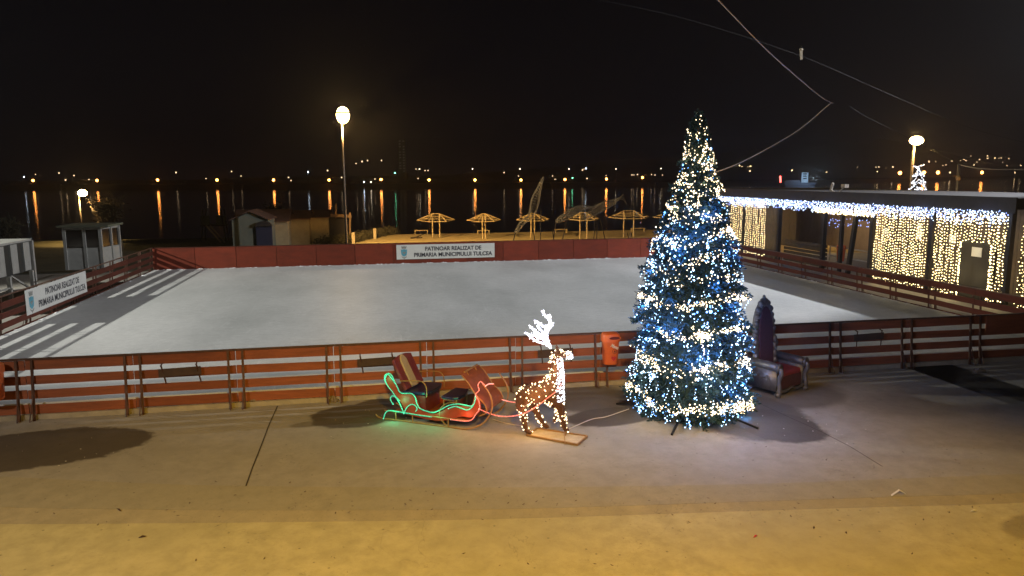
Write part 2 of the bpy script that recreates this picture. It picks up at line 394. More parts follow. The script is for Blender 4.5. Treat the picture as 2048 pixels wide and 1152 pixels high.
M_board = mat('red painted boards', (.23, .045, .018), .75, 0, .35, 2.5, .25, col2=(.16, .04, .018), spec=.15)
M_board2 = mat('dark red boards', (.075, .020, .014), .75, 0, .35, 2.5, .25, col2=(.11, .026, .018), spec=.15)
M_ply = mat('red plywood', (.11, .014, .009), .75, 0, .3, 1.2, .2, col2=(.17, .024, .014), spec=.15)
def painted_boards(name, c1, c2, chip, scale):
    mt = bpy.data.materials.new(name); mt.use_nodes = True; nt = mt.node_tree; L = nt.links; b = nt.nodes['Principled BSDF']; N = nt.nodes.new
    t = N('ShaderNodeTexCoord'); mp = N('ShaderNodeMapping'); mp.inputs['Scale'].default_value = scale; L.new(t.outputs['Object'], mp.inputs[0])
    n = N('ShaderNodeTexNoise'); n.inputs['Scale'].default_value = 1.6; n.inputs['Detail'].default_value = 8; n.inputs['Roughness'].default_value = .7; L.new(mp.outputs[0], n.inputs['Vector'])
    r_ = N('ShaderNodeValToRGB'); e = r_.color_ramp.elements; e[0].position = .32; e[0].color = (*c2, 1); e[1].position = .62; e[1].color = (*c1, 1); L.new(n.outputs['Fac'], r_.inputs[0])
    n2 = N('ShaderNodeTexNoise'); n2.inputs['Scale'].default_value = 9; n2.inputs['Detail'].default_value = 6; n2.inputs['Roughness'].default_value = .8; L.new(mp.outputs[0], n2.inputs['Vector'])
    m1 = N('ShaderNodeMapRange'); m1.inputs['From Min'].default_value = .66; m1.inputs['From Max'].default_value = .72; L.new(n2.outputs['Fac'], m1.inputs['Value'])
    x = N('ShaderNodeMix'); x.data_type = 'RGBA'; L.new(m1.outputs[0], x.inputs['Factor']); L.new(r_.outputs[0], x.inputs['A']); x.inputs['B'].default_value = (*chip, 1)
    oi = N('ShaderNodeObjectInfo'); m2 = N('ShaderNodeMapRange'); m2.inputs['To Min'].default_value = .72; m2.inputs['To Max'].default_value = 1.15; L.new(oi.outputs['Random'], m2.inputs['Value'])
    y = N('ShaderNodeMix'); y.data_type = 'RGBA'; y.blend_type = 'MULTIPLY'; y.inputs['Factor'].default_value = 1; L.new(x.outputs['Result'], y.inputs['A']); L.new(m2.outputs[0], y.inputs['B'])
    L.new(y.outputs['Result'], b.inputs['Base Color']); b.inputs['Roughness'].default_value = .75; b.inputs['Specular IOR Level'].default_value = .15
    bp = N('ShaderNodeBump'); bp.inputs['Strength'].default_value = .3; bp.inputs['Distance'].default_value = .01; L.new(n2.outputs['Fac'], bp.inputs['Height']); L.new(bp.outputs[0], b.inputs['Normal'])
    return mt
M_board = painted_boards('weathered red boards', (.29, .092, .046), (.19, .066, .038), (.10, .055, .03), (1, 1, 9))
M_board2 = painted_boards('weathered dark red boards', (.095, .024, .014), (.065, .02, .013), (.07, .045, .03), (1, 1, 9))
M_ply = painted_boards('weathered red plywood', (.20, .036, .018), (.13, .028, .015), (.17, .08, .05), (.7, 1, 2.2))
M_rail = mat('rusty brown steel', (.085, .038, .022), .55, .2, .35, 12, .3)
M_shelf = mat('weathered dark board', (.05, .028, .02), .8, 0, .3, 6)
BZ = [(.10, .27), (.38, .54), (.65, .81), (.92, 1.10)]
def slat_fence(name, label, A, B, n, outward, mboard, z0=0, shelves=(), solid=(), braces=True, top=1.12, skip_posts=False):
    A = Vector(A); B = Vector(B); d = (B-A)/n; dn = d.normalized(); o = Vector(outward).normalized()
    root = thing(name, label, 'fence', (A.x, A.y, z0))
    rm = MB(); rm.bar(A+Vector((0,0,top))-dn*.0+o*.0, B+Vector((0,0,top)), .055, .03); rm.build('top_rail', M_rail, root)
    for i in range(n):
        a = A+d*i; b_ = A+d*(i+1); pm = MB()
        for k, (za, zb) in enumerate(BZ):
            jit = R_.uniform(-.008, .008); zc = (za+zb)/2
            sh = o*R_.uniform(-.004, .004)
            pm.bar(a+dn*.006+Vector((0,0,zc+jit))+sh, b_-dn*.006+Vector((0,0,zc+R_.uniform(-.008,.008)))+sh, .026, zb-za)
        if i in solid: pm.bar(a+dn*.3+Vector((0,0,.93))+o*.03, b_+Vector((0,0,.93))+o*.03, .02, .36)
        pm.build('slat_panel', mboard, root)
        if i in shelves:
            for sgn in (.28, .62):
                c = a+d*sgn; bm_ = MB()
                bm_.bar(c+Vector((0,0,.93))+o*.03, c+Vector((0,0,.90))+o*.14, .02, .02)
                bm_.bar(c+Vector((0,0,.92))+o*.12, c+dn*.05+Vector((0,0,.55))+o*.05, .02, .02)
                bm_.build('shelf_bracket', M_rail, root)
            sm = MB(); sm.bar(a+d*.25+Vector((0,0,.76))+o*.09, a+d*.66+Vector((0,0,.78))+o*.09, .02, .15, (0,0,1)); sm.build('folding_shelf', M_shelf, root)
    if not skip_posts:
        for i in range(n+1):
            for s_ in (-.13, .13):
                if (i == 0 and s_ < 0) or (i == n and s_ > 0): continue
                c = A+dn*s_+d*i; pm = MB(); j = R_.uniform(-.015, .015)
                pm.bar(c+o*.035+Vector((0,0,top-.01)), c+o*(.14)+dn*j+Vector((0,0,z0+.0)), .04, .035)
                if braces:
                    pm.tube([c+o*.07+Vector((0,0,.58)), c+o*(.28)+dn*(j-.02*(1 if s_ > 0 else -1))+Vector((0,0,z0+.02)), c+o*.14+dn*j+Vector((0,0,z0+.03))], .009, 5)
                pm.build('post', M_rail, root)
    return root
slat_fence('rink_fence', 'near side of the red slatted rink fence behind the sleigh and tree', (-9.87, 14.2, 0), (17.28, 14.2, 0), 15, (0,-1,0), M_board, shelves=(3,5,7,11), solid=(13,14))
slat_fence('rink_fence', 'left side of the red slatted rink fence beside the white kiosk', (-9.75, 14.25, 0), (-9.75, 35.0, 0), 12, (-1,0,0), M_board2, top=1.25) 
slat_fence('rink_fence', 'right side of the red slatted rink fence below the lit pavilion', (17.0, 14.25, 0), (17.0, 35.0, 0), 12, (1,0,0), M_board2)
# inner braces of the right and left fence are visible as dark hairpins -> handled with posts above
root = thing('rink_fence', 'solid red plywood fence along the far end of the rink', 'fence', (RX0, 35.0, 0))
for i in range(15):
    a = RX0+i*(RX1-RX0)/15; b_ = RX0+(i+1)*(RX1-RX0)/15
    mb = MB(); mb.box(((a+b_)/2, 35.0+R_.uniform(-.008,.008), .72), (b_-a-.02, .03, .99)); mb.build('plywood_panel', M_ply, root)
for i in range(16):
    a = RX0+i*(RX1-RX0)/15
    mb = MB(); mb.box((a, 35.06, .6), (.05, .05, 1.2)); mb.bar((a, 35.06, .9), (a, 35.6, 0), .04, .04); mb.build('post', M_rail, root)
mb = MB(); mb.box(((RX0+RX1)/2, 35.0, 1.235), (RX1-RX0, .06, .03)); mb.build('top_rail', M_board2, root)
# snow scraped against the boards
M_snow = mat('scraped ice', (.7, .72, .74), .7, 0, .1, 20, .4)
mb = MB()
for k in range(260):
    side = R_.random()
    if side < .55: p = (R_.uniform(RX0+.2, RX1-.2), 34.93+R_.uniform(-.06, .02), IZ)
    elif side < .75: p = (RX0+.1+R_.uniform(0,.05), R_.uniform(15, 35), IZ)
    else: p = (RX1-.1-R_.uniform(0,.06), R_.uniform(15, 35), IZ)
    r = R_.uniform(.012, .04); mb.octa(p, r, R_.uniform(1, 4), R_.uniform(.7, 1.5), R_.uniform(.5, 1.2))
tag(mb.build('scraped_snow', M_snow, kind='stuff'), 'thin crust of scraped snow along the foot of the rink boards', 'snow')

# ================================================================== BANNERS
M_banner = mat('white vinyl banner', (.58, .58, .54), .5, 0, .05, 3)
M_ink = mat('dark grey ink', (.02, .02, .03), .6); M_crest = mat('light blue ink', (.08, .28, .36), .6, 0, .35, 14); M_greyink = mat('grey ink', (.22, .22, .2), .6, 0, .3, 20)
def banner(label, O_, ex, wd, ht):
    ex = Vector(ex).normalized(); ez = Vector((0,0,1)); n = ex.cross(ez); O_ = Vector(O_)
    root = thing('banner', label, 'banner', O_)
    mb = MB(); mb.box(O_+n*.0, (wd, .012, ht), Matrix((ex, -n, ez)).transposed()); mb.build('vinyl_sheet', M_banner, root)
    f = n*.009
    text_mesh('lettering', 'PATINOAR REALIZAT DE', ht*.27, frame_M(O_+ex*wd*.075+ez*ht*.20+f, ex, ez), M_ink, root, .005, 0, .001, 1.0, (wd*.575, ht*.29))
    text_mesh('lettering', 'PRIMARIA MUNICIPIULUI TULCEA', ht*.27, frame_M(O_+ex*wd*.075-ez*ht*.21+f, ex, ez), M_ink, root, .005, 0, .001, 1.0, (wd*.80, ht*.29))
    c = O_-ex*wd*.425+f-ez*ht*.02; s = ht*.5
    P = lambda L_: [c+ex*x*s+ez*y*s for x, y in L_]
    mb = MB(); mb.prism(P([(-.42,.42),(-.3,.38),(0,.45),(.3,.38),(.42,.42),(.4,-.1),(.33,-.38),(.12,-.52),(0,-.6),(-.12,-.52),(-.33,-.38),(-.4,-.1)]), n*.002)
    sh = mb.build('crest_shield', M_crest, root)
    mb = MB(); mb.prism(P([(-.3,.5),(.3,.5),(.36,.86),(.24,.86),(.24,.78),(.14,.78),(.14,.88),(.05,.88),(.05,.78),(-.05,.78),(-.05,.88),(-.14,.88),(-.14,.78),(-.24,.78),(-.24,.86),(-.36,.86)]), n*.002)
    mb.prism(P([(-.3,-.52),(-.2,-.62),(0,-.7),(.2,-.62),(.3,-.52),(.34,-.6),(.2,-.74),(.06,-.8),(.05,-.9),(-.05,-.9),(-.06,-.8),(-.2,-.74),(-.34,-.6)]), n*.002)
    mb.prism(P([(-.26,-.02),(-.06,.1),(.02,.0),(.2,.12),(.28,.0),(.1,-.12),(.02,-.3),(-.08,-.14)]), n*.004)
    mb.build('crest_crown', M_greyink, root)
    return root
p0 = aY(793,504,34.97); p1 = aY(989,500,34.97)
banner('white banner with crest and lettering on the far plywood fence', ((p0.x+p1.x)/2, 34.96, .80), (1,0,0), p1.x-p0.x, .70)
banner('white banner hung inside the slatted fence by the kiosk', (-9.70, 24.72, .86), (0,1,0), 4.5, .72)

# ================================================================== CHRISTMAS TREE
TY = 12.15
TB = gp(1380, 830); TX = aY(1381, 700, TY).x
prof_px = [(228,1),(262,13),(300,22),(345,33),(400,47),(450,66),(500,78),(560,92),(620,100),(700,109),(780,113),(820,113),(845,103)]
PROF = []
for y, hw in prof_px:
    a = aY(1380, y, TY-.0); k = (a-EYE).dot(FW)/F
    PROF.append((a.z, hw*k))
PROF.sort(); ZT = PROF[-1][0]
def tier(z):
    ph = (z/.47+.35) % 1.0
    return 1.09-.21*ph
def TR(z):
    return TR0(z)*(tier(z) if z < 4.6 else 1)
def TR0(z):
    if z <= PROF[0][0]: return PROF[0][1]
    for (z0, r0), (z1, r1) in zip(PROF, PROF[1:]):
        if z <= z1: return r0+(r1-r0)*(z-z0)/(z1-z0)
    return 0.01
M_fol = mat('artificial pine needles', (.010, .030, .036), .6, 0, .5, 5, 0, col2=(.02, .055, .07), spec=.2)
M_fol2 = mat('inner pine needles', (.01, .035, .025), .7, 0, .4, 5)
tree = thing('christmas_tree', 'tall artificial fir tree covered in string lights before the rink', 'christmas tree', (TX, TY, 0))
mb = MB(); mb.tube([(TX,TY,0),(TX,TY,ZT-.1)], [.06,.02], 8); mb.build('trunk', M_rail, tree)
mb = MB()
rr = random.Random(3)
def spray(mb, p, d, L_, nb=7, wd=.016):
    d = d.normalized(); a = d.orthogonal().normalized(); b_ = d.cross(a)
    mb.tube([p, p+d*L_], [.006, .003], 3, caps=False)
    for k in range(nb):
        t = .15+.85*k/nb; ph = k*2.4+rr.random()
        o = (a*math.cos(ph)+b_*math.sin(ph)); e = p+d*(L_*t)+o*(L_*.38*(1-.35*t))+d*(L_*.30)
        q = p+d*(L_*t); s_ = d.cross(o).normalized()*wd*.5; mid = q*.45+e*.55
        mb.add([q-s_*.4, q+s_*.4, mid+s_*1.7, e, mid-s_*1.7], [(0,1,2,3,4)])
nsp = 5200
for i in range(nsp):
    while True:
        z = rr.uniform(.05, ZT-.03)
        if rr.random() < (TR(z)+.15)/1.25: break
    th = rr.uniform(0, 2*math.pi); Rz = TR(z)
    lump = 1+.17*mnoise.noise(Vector((math.cos(th)*2.2, math.sin(th)*2.2, z*2.4)))+.07*math.sin(z*9+th)
    r = Rz*lump*(rr.uniform(.60, .92)); tilt = rr.uniform(-.75, .25)
    d = Vector((math.cos(th), math.sin(th), tilt))
    Ls = rr.uniform(.10, .2)*(.55+.55*min(1, Rz))
    spray(mb, Vector((TX+math.cos(th)*r, TY+math.sin(th)*r, z)), d, Ls, 7, .02)
for k in range(330):  # long branch tips that stick out of the outline
    z = rr.uniform(.15, 4.3); th = rr.uniform(0, 2*math.pi); Rz = TR(z)
    lump = 1+.17*mnoise.noise(Vector((math.cos(th)*2.2, math.sin(th)*2.2, z*2.4)))
    d = Vector((math.cos(th), math.sin(th), rr.uniform(-.6,.1))); p_ = Vector((TX+math.cos(th)*Rz*lump*.82, TY+math.sin(th)*Rz*lump*.82, z))
    L_ = rr.uniform(.16,.30)*(.4+.6*min(1,Rz)); spray(mb, p_, d, L_, 12, .024)
    for q_ in (-.5, .5): spray(mb, p_+d*L_*.4, Vector((math.cos(th+q_), math.sin(th+q_), d.z)), L_*.6, 8, .022)
for k in range(30): # tip
    th = rr.uniform(0, 6.28); z = rr.uniform(ZT-.35, ZT-.02)
    spray(mb, Vector((TX, TY, z)), Vector((math.cos(th), math.sin(th), 1.2)), .12, 6, .015)
mb.build('needles', M_fol, tree)
mb = MB(); prof = [(max(.01, TR(z)*.62), z) for z in [ .15+(ZT-.5)*k/14 for k in range(15)]]
mb.lathe((TX,TY,0), prof, 18); mb.build('inner_branches', M_fol2, tree)
M_black = mat('black steel', (.015,.015,.018), .4, .5)
mb = MB()
for th in (-2.2, -.95, .4, 2.6, 1.5):
    mb.bar((TX,TY,.25), (TX+math.cos(th)*1.36, TY+math.sin(th)*1.36, .02), .035, .035)
mb.build('stand', M_black, tree)
# strings of lights
M_cool = emis('cool white bulbs', (.42, .68, 1.0), 7.0); M_warm = emis('warm white bulbs', (1.0, .76, .46), 5.5)
M_blue = emis('blue bulbs', (.10, .36, 1.0), 6.5)
M_wire = mat('clear cable', (.35, .38, .36), .4); M_wire2 = mat('green cable', (.02,.05,.03), .5)
def on_tree(th, z, off=.0):
    r = TR(z)*(.96+.17*mnoise.noise(Vector((math.cos(th)*2.2, math.sin(th)*2.2, z*2.4))))+off
    return Vector((TX+math.cos(th)*r, TY+math.sin(th)*r, z))
FRONT = -math.pi/2+YAW*-1
def bulb(mb, p, r): 
    mb.octa(p, r, 1, 1, 1.25)
def front_theta():
    # more bulbs to the camera's half, some round the back
    return FRONT+rr.uniform(-1.75, 1.75) if rr.random() < .8 else rr.uniform(0, 6.283)
def zfy(y): return aY(1380, y, TY-.8).z
cool = MB(); coolb = MB(); cw = MB(); warm = MB(); ww = MB()
for k in range(470):
    while True:
        z = rr.uniform(.1, 5.0)
        if rr.random() < TR(z)/1.02*(1 if z < 2.9 else 1.6): break
    th = front_theta(); p = on_tree(th, z, rr.uniform(-.02, .07))
    (cool if rr.random() < .38 else coolb).octa(p, rr.choice([.008,.010,.012,.015,.022]))
for k in range(110):   # small clusters
    z = rr.uniform(.15, 3.9); th = front_theta(); c = on_tree(th, z, .03)
    if rr.random() > .35+TR(z)/.9: continue
    for j in range(rr.randint(3, 8)): cool.octa(c+Vector([rr.gauss(0,.04) for _ in range(3)]), rr.choice([.009,.012,.015]))
# dangling cool strings
for k in range(70):
    z = rr.uniform(.4, 3.4); th = front_theta(); p = on_tree(th, z, .05); pts = [p.copy()]
    for j in range(rr.randint(3, 7)):
        p = p+Vector((rr.uniform(-.035,.035), rr.uniform(-.02,.02), -rr.uniform(.03,.06))); pts.append(p.copy()); cool.octa(p, .009)
    cw.tube(smooth_path(pts, 3), .0022, 3, caps=False)
# warm garlands: bands
def band(z0, n, dz, t0=-1.75, t1=1.75, slope=0, amp=.1):
    pts = []
    for j in range(60):
        t = t0+(t1-t0)*j/59; th = FRONT+t; pts.append(on_tree(th, z0+slope*t+amp*math.sin(t*3.1)*.6, .05))
    ww.tube(pts, .003, 3, caps=False)
    for j in range(n):
        t = rr.uniform(t0, t1); th = FRONT+t
        dens = .5+.5*math.sin(t*5+z0*7)
        if rr.random() > .35+.65*dens: continue
        z = z0+slope*t+amp*math.sin(t*3.1)*.6+rr.gauss(0, dz)
        warm.octa(on_tree(th, max(.04,z), rr.uniform(-.01,.09)), rr.choice([.008,.010,.012,.015]))
for y, n, dz, t0, t1, sl in [(810,420,.045,-1.7,1.6,-.03),(822,330,.065,.1,1.2,-.02),(735,460,.04,-1.7,1.7,.0),(668,230,.035,-1.0,1.4,.02),(608,330,.04,-1.6,1.6,.05),(560,120,.06,-1.5,1.0,-.04),
                             (520,130,.06,-.8,.8,.08),(480,150,.06,-1.6,1.6,.1),(440,170,.07,-1.6,1.6,-.1),(400,190,.08,-1.6,1.6,.1),(370,150,.08,-1.6,1.6,0),(340,120,.07,-1.6,1.6,.1),(310,90,.07,-1.6,1.6,0),(290,45,.05,-1.6,1.6,0),(265,34,.05,-1.6,1.6,0),(245,16,.05,-1.6,1.6,0),(233,5,.02,-1.5,1.5,0)]:
    band(zfy(y), n, dz, t0, t1, sl)
for k in range(50):
    z = rr.uniform(.7, 3.9); th = front_theta(); c = on_tree(th, z, .04)
    for j in range(rr.randint(2, 6)): warm.octa(c+Vector([rr.gauss(0,.045) for _ in range(3)]), rr.choice([.008,.011,.014]))
c = on_tree(FRONT+.0, zfy(672), .06)
for j in range(70): warm.octa(c+Vector((rr.gauss(0,.07), rr.gauss(0,.02), rr.gauss(0,.05))), rr.choice([.009,.012,.016]))
for j in range(16): warm.octa(c+Vector((rr.gauss(0,.02), rr.gauss(0,.02), -.1-.02*j)), .010)
# bottom: cool strings hanging in the gap under the branches
for k in range(26):
    th = FRONT+rr.uniform(-1.6, 1.4); x = on_tree(th, .25, rr.uniform(-.1,.05)); z = .3
    while z > .03:
        coolb.octa((x.x+rr.gauss(0,.02), x.y, z), .009); (cool).octa((x.x+rr.gauss(0,.03), x.y-.01, z-.02), rr.choice([.008,.013])); z -= rr.uniform(.04,.09)
t = thing('string_lights', 'cool white and blue string lights wound over the big tree', 'string lights', (TX, TY, 0))
cool.build('white_bulbs', M_cool, t, kind='stuff'); coolb.build('blue_bulbs', M_blue, t, kind='stuff'); cw.build('cable', M_wire, t)
for k in range(46):
    z = rr.uniform(.45, 3.9); th = FRONT+rr.uniform(-1.9, 1.9); p = on_tree(th, z, .10)
    lamp('bulb_light', 'POINT', p-Vector(t.location), 8.0, (.10, .32, 1.0), .02, parent=t)
lamp('bulb_light', 'POINT', on_tree(FRONT+1.25, .12, .12)-Vector(t.location), 4, (.1,.4,1), .03, parent=t)
for th in (-1.1, 0, 1.1):
    lamp('bulb_light', 'POINT', on_tree(FRONT+th, .9, .35)-Vector(t.location), 13, (1, .93, .95), .15, parent=t)
lamp('bulb_light', 'POINT', on_tree(FRONT+1.9, 1.2, .3)-Vector(t.location), 5, (1, .86, .78), .15, parent=t)
t = thing('string_lights', 'warm white string lights in thick bands around the big tree', 'string lights', (TX, TY, 0))
warm.build('warm_bulbs', M_warm, t, kind='stuff'); ww.build('cable', M_wire2, t)
for y in (815, 735, 672, 608, 480, 420, 370, 320):
    for q in (-.9, .1, 1.0):
        lamp('bulb_light', 'POINT', on_tree(FRONT+q, zfy(y), .12)-Vector(t.location), 1.6, (1, .66, .32), .02, parent=t)

# ================================================================== SLEIGH
SA = gp(765, 838); SB = gp(945, 862); SU = (SB-SA).normalized(); SN = Vector((-SU.y, SU.x, 0)); W = .74
def SP(x, y, off=0):   # pixel on the sleigh's near side plane
    pa = SA+SN*off; n = SN; d = ray(x, y); tt = (pa-EYE).dot(n)/d.dot(n); return EYE+d*tt
def SL(s, z, w_=0): return SA+SU*s+SN*w_+Vector((0,0,z))
M_sred = mat('red sleigh paint', (.27, .035, .014), .45, 0, .25, 5, .1); M_smaroon = mat('worn maroon vinyl', (.13, .02, .022), .4, 0, .25, 8)
M_cream = mat('cream vinyl', (.34, .29, .21), .45, 0, .1, 8); M_navy = mat('navy vinyl', (.012, .015, .07), .3, 0, .3, 8)
M_gold = mat('ochre painted steel', (.30, .17, .07), .45, .3, .2, 12); M_wood = mat('varnished slats', (.17, .05, .02), .45, 0, .3, 9, .2)
sl = thing('sleigh', 'red santa sleigh outlined with green and red rope light', 'sleigh', SA)
def outline_pt(L_, off=0): return [SL(s, z, off) for s, z in L_]
side = [(.30,.74),(.34,.55),(.42,.51),(.62,.54),(.72,.43),(.78,.28),(.95,.22),(1.1,.23),(1.25,.31),(1.4,.40),(1.62,.43),(1.78,.46),(1.86,.66),(1.96,.42),(1.80,.25),(1.6,.24),(1.40,.17),(1.1,.10),(.55,.14),(.50,.17),(.44,.28),(.30,.48),(.14,.60),(.10,.70),(.14,.80),(.24,.80)]
for off in (.0, W):
    mb = MB(); P = smooth_path(outline_pt(side, off), 3); mb.prism(P, SN*.02); mb.build('side_panel', M_sred, sl)
for off in (.0, W):
    mb = MB()
    mb.tube(smooth_path([SL(-.14,.07,off), SL(-.03,.015,off), SL(.3,.015,off), SL(1.4,.015,off), SL(1.72,.03,off), SL(2.0,.17,off), SL(2.16,.42,off), SL(2.14,.66,off), SL(2.0,.86,off)], 6), .014, 6)
    a = [SL(1.46+.30*math.cos(q)+.0, .24+.26*math.sin(q)*.9, off) for q in [math.radians(v) for v in range(60, 300, 15)]]
    mb.tube(a, .009, 5)
    for s_, zt in ((.28,.17),(1.33,.17),(.62,.15)): mb.tube([SL(s_,.015,off), SL(s_,zt,off)], .011, 5)
    mb.tube([SL(.05,.17,off), SL(1.75,.17,off)], .011, 5)
    mb.build('runner', M_gold, sl)
mb = MB(); mb.box(SL(1.0,.18,W/2), (1.5,.7,.02), Matrix((SU, SN, Vector((0,0,1)))).transposed()); mb.build('floor', M_wood, sl)
# rear seat with tall back
def quadbox(mb, pts, off): mb.prism([Vector(p) for p in pts], off)
bk = lambda s, z, w_: SL(s, z, w_)
mb = MB()
B0, B1 = (.44, .56), (.16, 1.12)   # bottom / top of the back (s,z)
def backpt(u, v): return SL(B0[0]+(B1[0]-B0[0])*v, B0[1]+(B1[1]-B0[1])*v, .06+u*(W-.10))
def backstrip(name, u0, u1, m_, arch=0, fwd=.03):
    mb = MB(); P = [backpt(u0,0), backpt(u1,0)]
    n = 8
    for k in range(n+1):
        u = u1+(u0-u1)*k/n; a = math.sin(math.pi*k/n); P.append(backpt(u, 1-arch+arch*a))
    nn = (SL(1,0)-SL(0,0))*fwd+Vector((0,0,fwd*.5)); mb.prism(P, nn); return mb.build(name, m_, sl, bevel=.012)
backstrip('backrest', 0, 1, M_smaroon, .08, .05)
backstrip('backrest_panel', .28, .60, M_cream, .18, .075)
mb = MB(); mb.prism([SL(.40,.50,.05), SL(.40,.50,W-.03), SL(.86,.52,W-.03), SL(.93,.52,W-.2), SL(.93,.52,.2), SL(.86,.52,.05)], Vector((0,0,.06))); mb.build('seat', M_navy, sl, bevel=.015)
mb = MB(); mb.box(SL(.66,.345,W/2), (.36,.56,.30), Matrix((SU, SN, Vector((0,0,1)))).transposed()); mb.build('seat_box', M_smaroon, sl)
for off in (.03, W-.02):
    mb = MB(); mb.tube(smooth_path([SL(.36,.74,off), SL(.7,.78,off), SL(.84,.76,off), SL(.90,.66,off), SL(.90,.50,off)], 4), .011, 6); mb.build('armrest', M_gold, sl)
mb = MB(); mb.prism([SL(1.17,.49,.06), SL(1.17,.49,W-.1), SL(1.44,.49,W-.1), SL(1.52,.49,.3), SL(1.48,.49,.12), SL(1.40,.49,.06)], Vector((0,0,.05))); mb.build('seat', M_navy, sl, bevel=.012)
for s_, o_ in ((1.2,.1),(1.44,.12),(1.2,W-.14),(1.42,W-.14)):
    mb = MB(); mb.tube([SL(s_,.19,o_), SL(s_,.50,o_)], .009, 5); mb.build('seat_leg', M_gold, sl)
# front dash of curved slats
mb = MB()
dash = smooth_path([SL(1.60,.97,0), SL(1.72,.86,0), SL(1.86,.66,0), SL(2.03,.50,0), SL(2.06,.36,0), SL(1.92,.28,0)], 3)
for a, b_ in zip(dash, dash[1:]):
    mb.prism([a+(b_-a)*.04, b_-(b_-a)*.04, b_-(b_-a)*.04+Vector((-.012,0,.012)), a+(b_-a)*.04+Vector((-.012,0,.012))], SN*(W))
mb.build('front_dash', M_wood, sl)
for off in (0, W):
    mb = MB(); mb.tube(dash, .012, 6); mb.v = [tuple(Vector(v)+SN*off) for v in mb.v]; mb.build('dash_rim', M_gold, sl)
mb = MB(); mb.tube([SL(1.60,1.0,.12), SL(1.60,1.0,W-.08)], .017, 8); mb.tube([SL(1.60,1.0,.2), SL(1.66,.9,.2)], .01, 5); mb.tube([SL(1.60,1.0,W-.2), SL(1.66,.9,W-.2)], .01, 5); mb.build('handlebar', M_gold, sl)
M_gr = emis('green rope light bead', (.04, .90, .58), 3.0); M_gt = emis('green rope tube', (.0, .42, .26), .55, base=(.05,.3,.2))
M_rd = emis('red rope light bead', (1.0, .45, .38), 3.2); M_rt = emis('red rope tube', (.95, .10, .05), .6, base=(.4,.1,.1))
def rope(paths, mtube, mbead, tn, bn, parent):
    a = MB(); b_ = MB()
    for P in paths:
        S = smooth_path(P, 5); a.tube(S, .009, 6)
        for q in resample(S, .026): b_.octa(q, .0115)
    a.build(tn, mtube, parent); b_.build(bn, mbead, parent, kind='stuff')
o = -.02
G = lambda L_: [SP(x, y, o) for x, y in L_]
rope([G([(790,766),(779,751),(773,748),(769,755),(773,768),(785,784),(790,792),(797,803),(803,815),(808,828)]),
      G([(770,757),(776,747),(783,750),(788,760),(795,775),(802,786),(822,787),(830,794),(834,808),(840,817),(852,822),(866,825),(880,820),(897,811),(915,808),(930,810),(943,812),(949,805),(951,792)]),
      G([(786,808),(781,799),(784,792),(791,794),(800,802)]),
      G([(808,826),(814,815),(822,809),(830,811),(834,817),(831,823)]),
      G([(897,817),(910,813),(924,817),(935,820),(946,812),(951,798)]),
      G([(767,837),(771,826),(779,821),(800,824),(835,830),(863,834)])], M_gt, M_gr, 'green_rope_tube', 'green_rope_beads', sl)
rope([G([(902,839),(930,842),(944,839),(952,828),(959,818),(958,803),(951,789),(958,781),(956,770),(961,763),(966,767),(971,772)]),
      [SP(971,772,o), SP(978,768,.3), SP(987,768,W)]], M_rt, M_rd, 'red_rope_tube', 'red_rope_beads', sl)
for x, y in ((772,760),(800,805),(835,800),(870,828),(925,812),(785,828)):
    lamp('rope_glow', 'POINT', SP(x, y, -.10)-Vector(sl.location), 1.7, (.06, 1, .42), .06, parent=sl)
for x, y in ((930,835),(957,795),(965,768)):
    lamp('rope_glow', 'POINT', SP(x, y, -.10)-Vector(sl.location), 1.7, (1, .22, .1), .06, parent=sl)

# ================================================================== REINDEER
DC = gp(1092, 868); ang = math.radians(-16); DU = Vector((math.cos(ang), math.sin(ang), 0)); DN = Vector((-DU.y, DU.x, 0))
def DP(x, y, off=0):
    pa = DC+DN*off; d = ray(x, y); tt = (pa-EYE).dot(DN)/d.dot(DN); return EYE+d*tt
deer = thing('reindeer', 'brown reindeer figure covered in warm lights with white glowing antlers', 'reindeer', DC)
def skin_mesh(name, chains, material, parent, sub=1, displace=.0):
    vs, es, rs, idx = [], [], [], {}
    for ch in chains:
        prev = None
        for (p, r) in ch:
            key = tuple(round(c, 4) for c in p)
            if key not in idx: idx[key] = len(vs); vs.append(tuple(p)); rs.append(r)
            i = idx[key]
            if prev is not None and prev != i: es.append((prev, i))
            prev = i
    me = bpy.data.meshes.new(name+'_skeleton'); me.from_pydata(vs, es, []); ob = bpy.data.objects.new(name, me); C.objects.link(ob)
    ob.modifiers.new('skin', 'SKIN'); 
    if not me.skin_vertices: me.attributes  # layer is made by the modifier below
    sv = me.skin_vertices[0].data
    for i, r in enumerate(rs): sv[i].radius = (r, r); sv[i].use_root = (i == 0)
    s_ = ob.modifiers.new('sub', 'SUBSURF'); s_.levels = sub; s_.render_levels = sub
    dg = bpy.context.evaluated_depsgraph_get(); m2 = bpy.data.meshes.new_from_object(ob.evaluated_get(dg)); m2.name = name
    C.objects.unlink(ob); bpy.data.objects.remove(ob)
    m2.materials.clear(); m2.materials.append(material); m2.polygons.foreach_set('use_smooth', [True]*len(m2.polygons))
    o2 = bpy.data.objects.new(name, m2); C.objects.link(o2)
    if parent: o2.parent = parent; o2.location = -Vector(parent.location)
    return o2
M_fur = mat('brown tinsel fur', (.045, .018, .010), .9, 0, .5, 40, 1.0, col2=(.11, .045, .02))
D = DP; n_ = .10
hip = D(1048,785); mid = D(1078,786); sho = D(1108,782); nk0 = D(1114,757); nk1 = D(1113,728); head = D(1114,706); muz = D(1132,710); nose = D(1144,714)
body_chain = [(D(1038,779),.11),(hip,.150),(mid,.155),(sho,.165),(nk0,.125),(nk1,.092),(head,.085),(muz,.055),(nose,.035)]
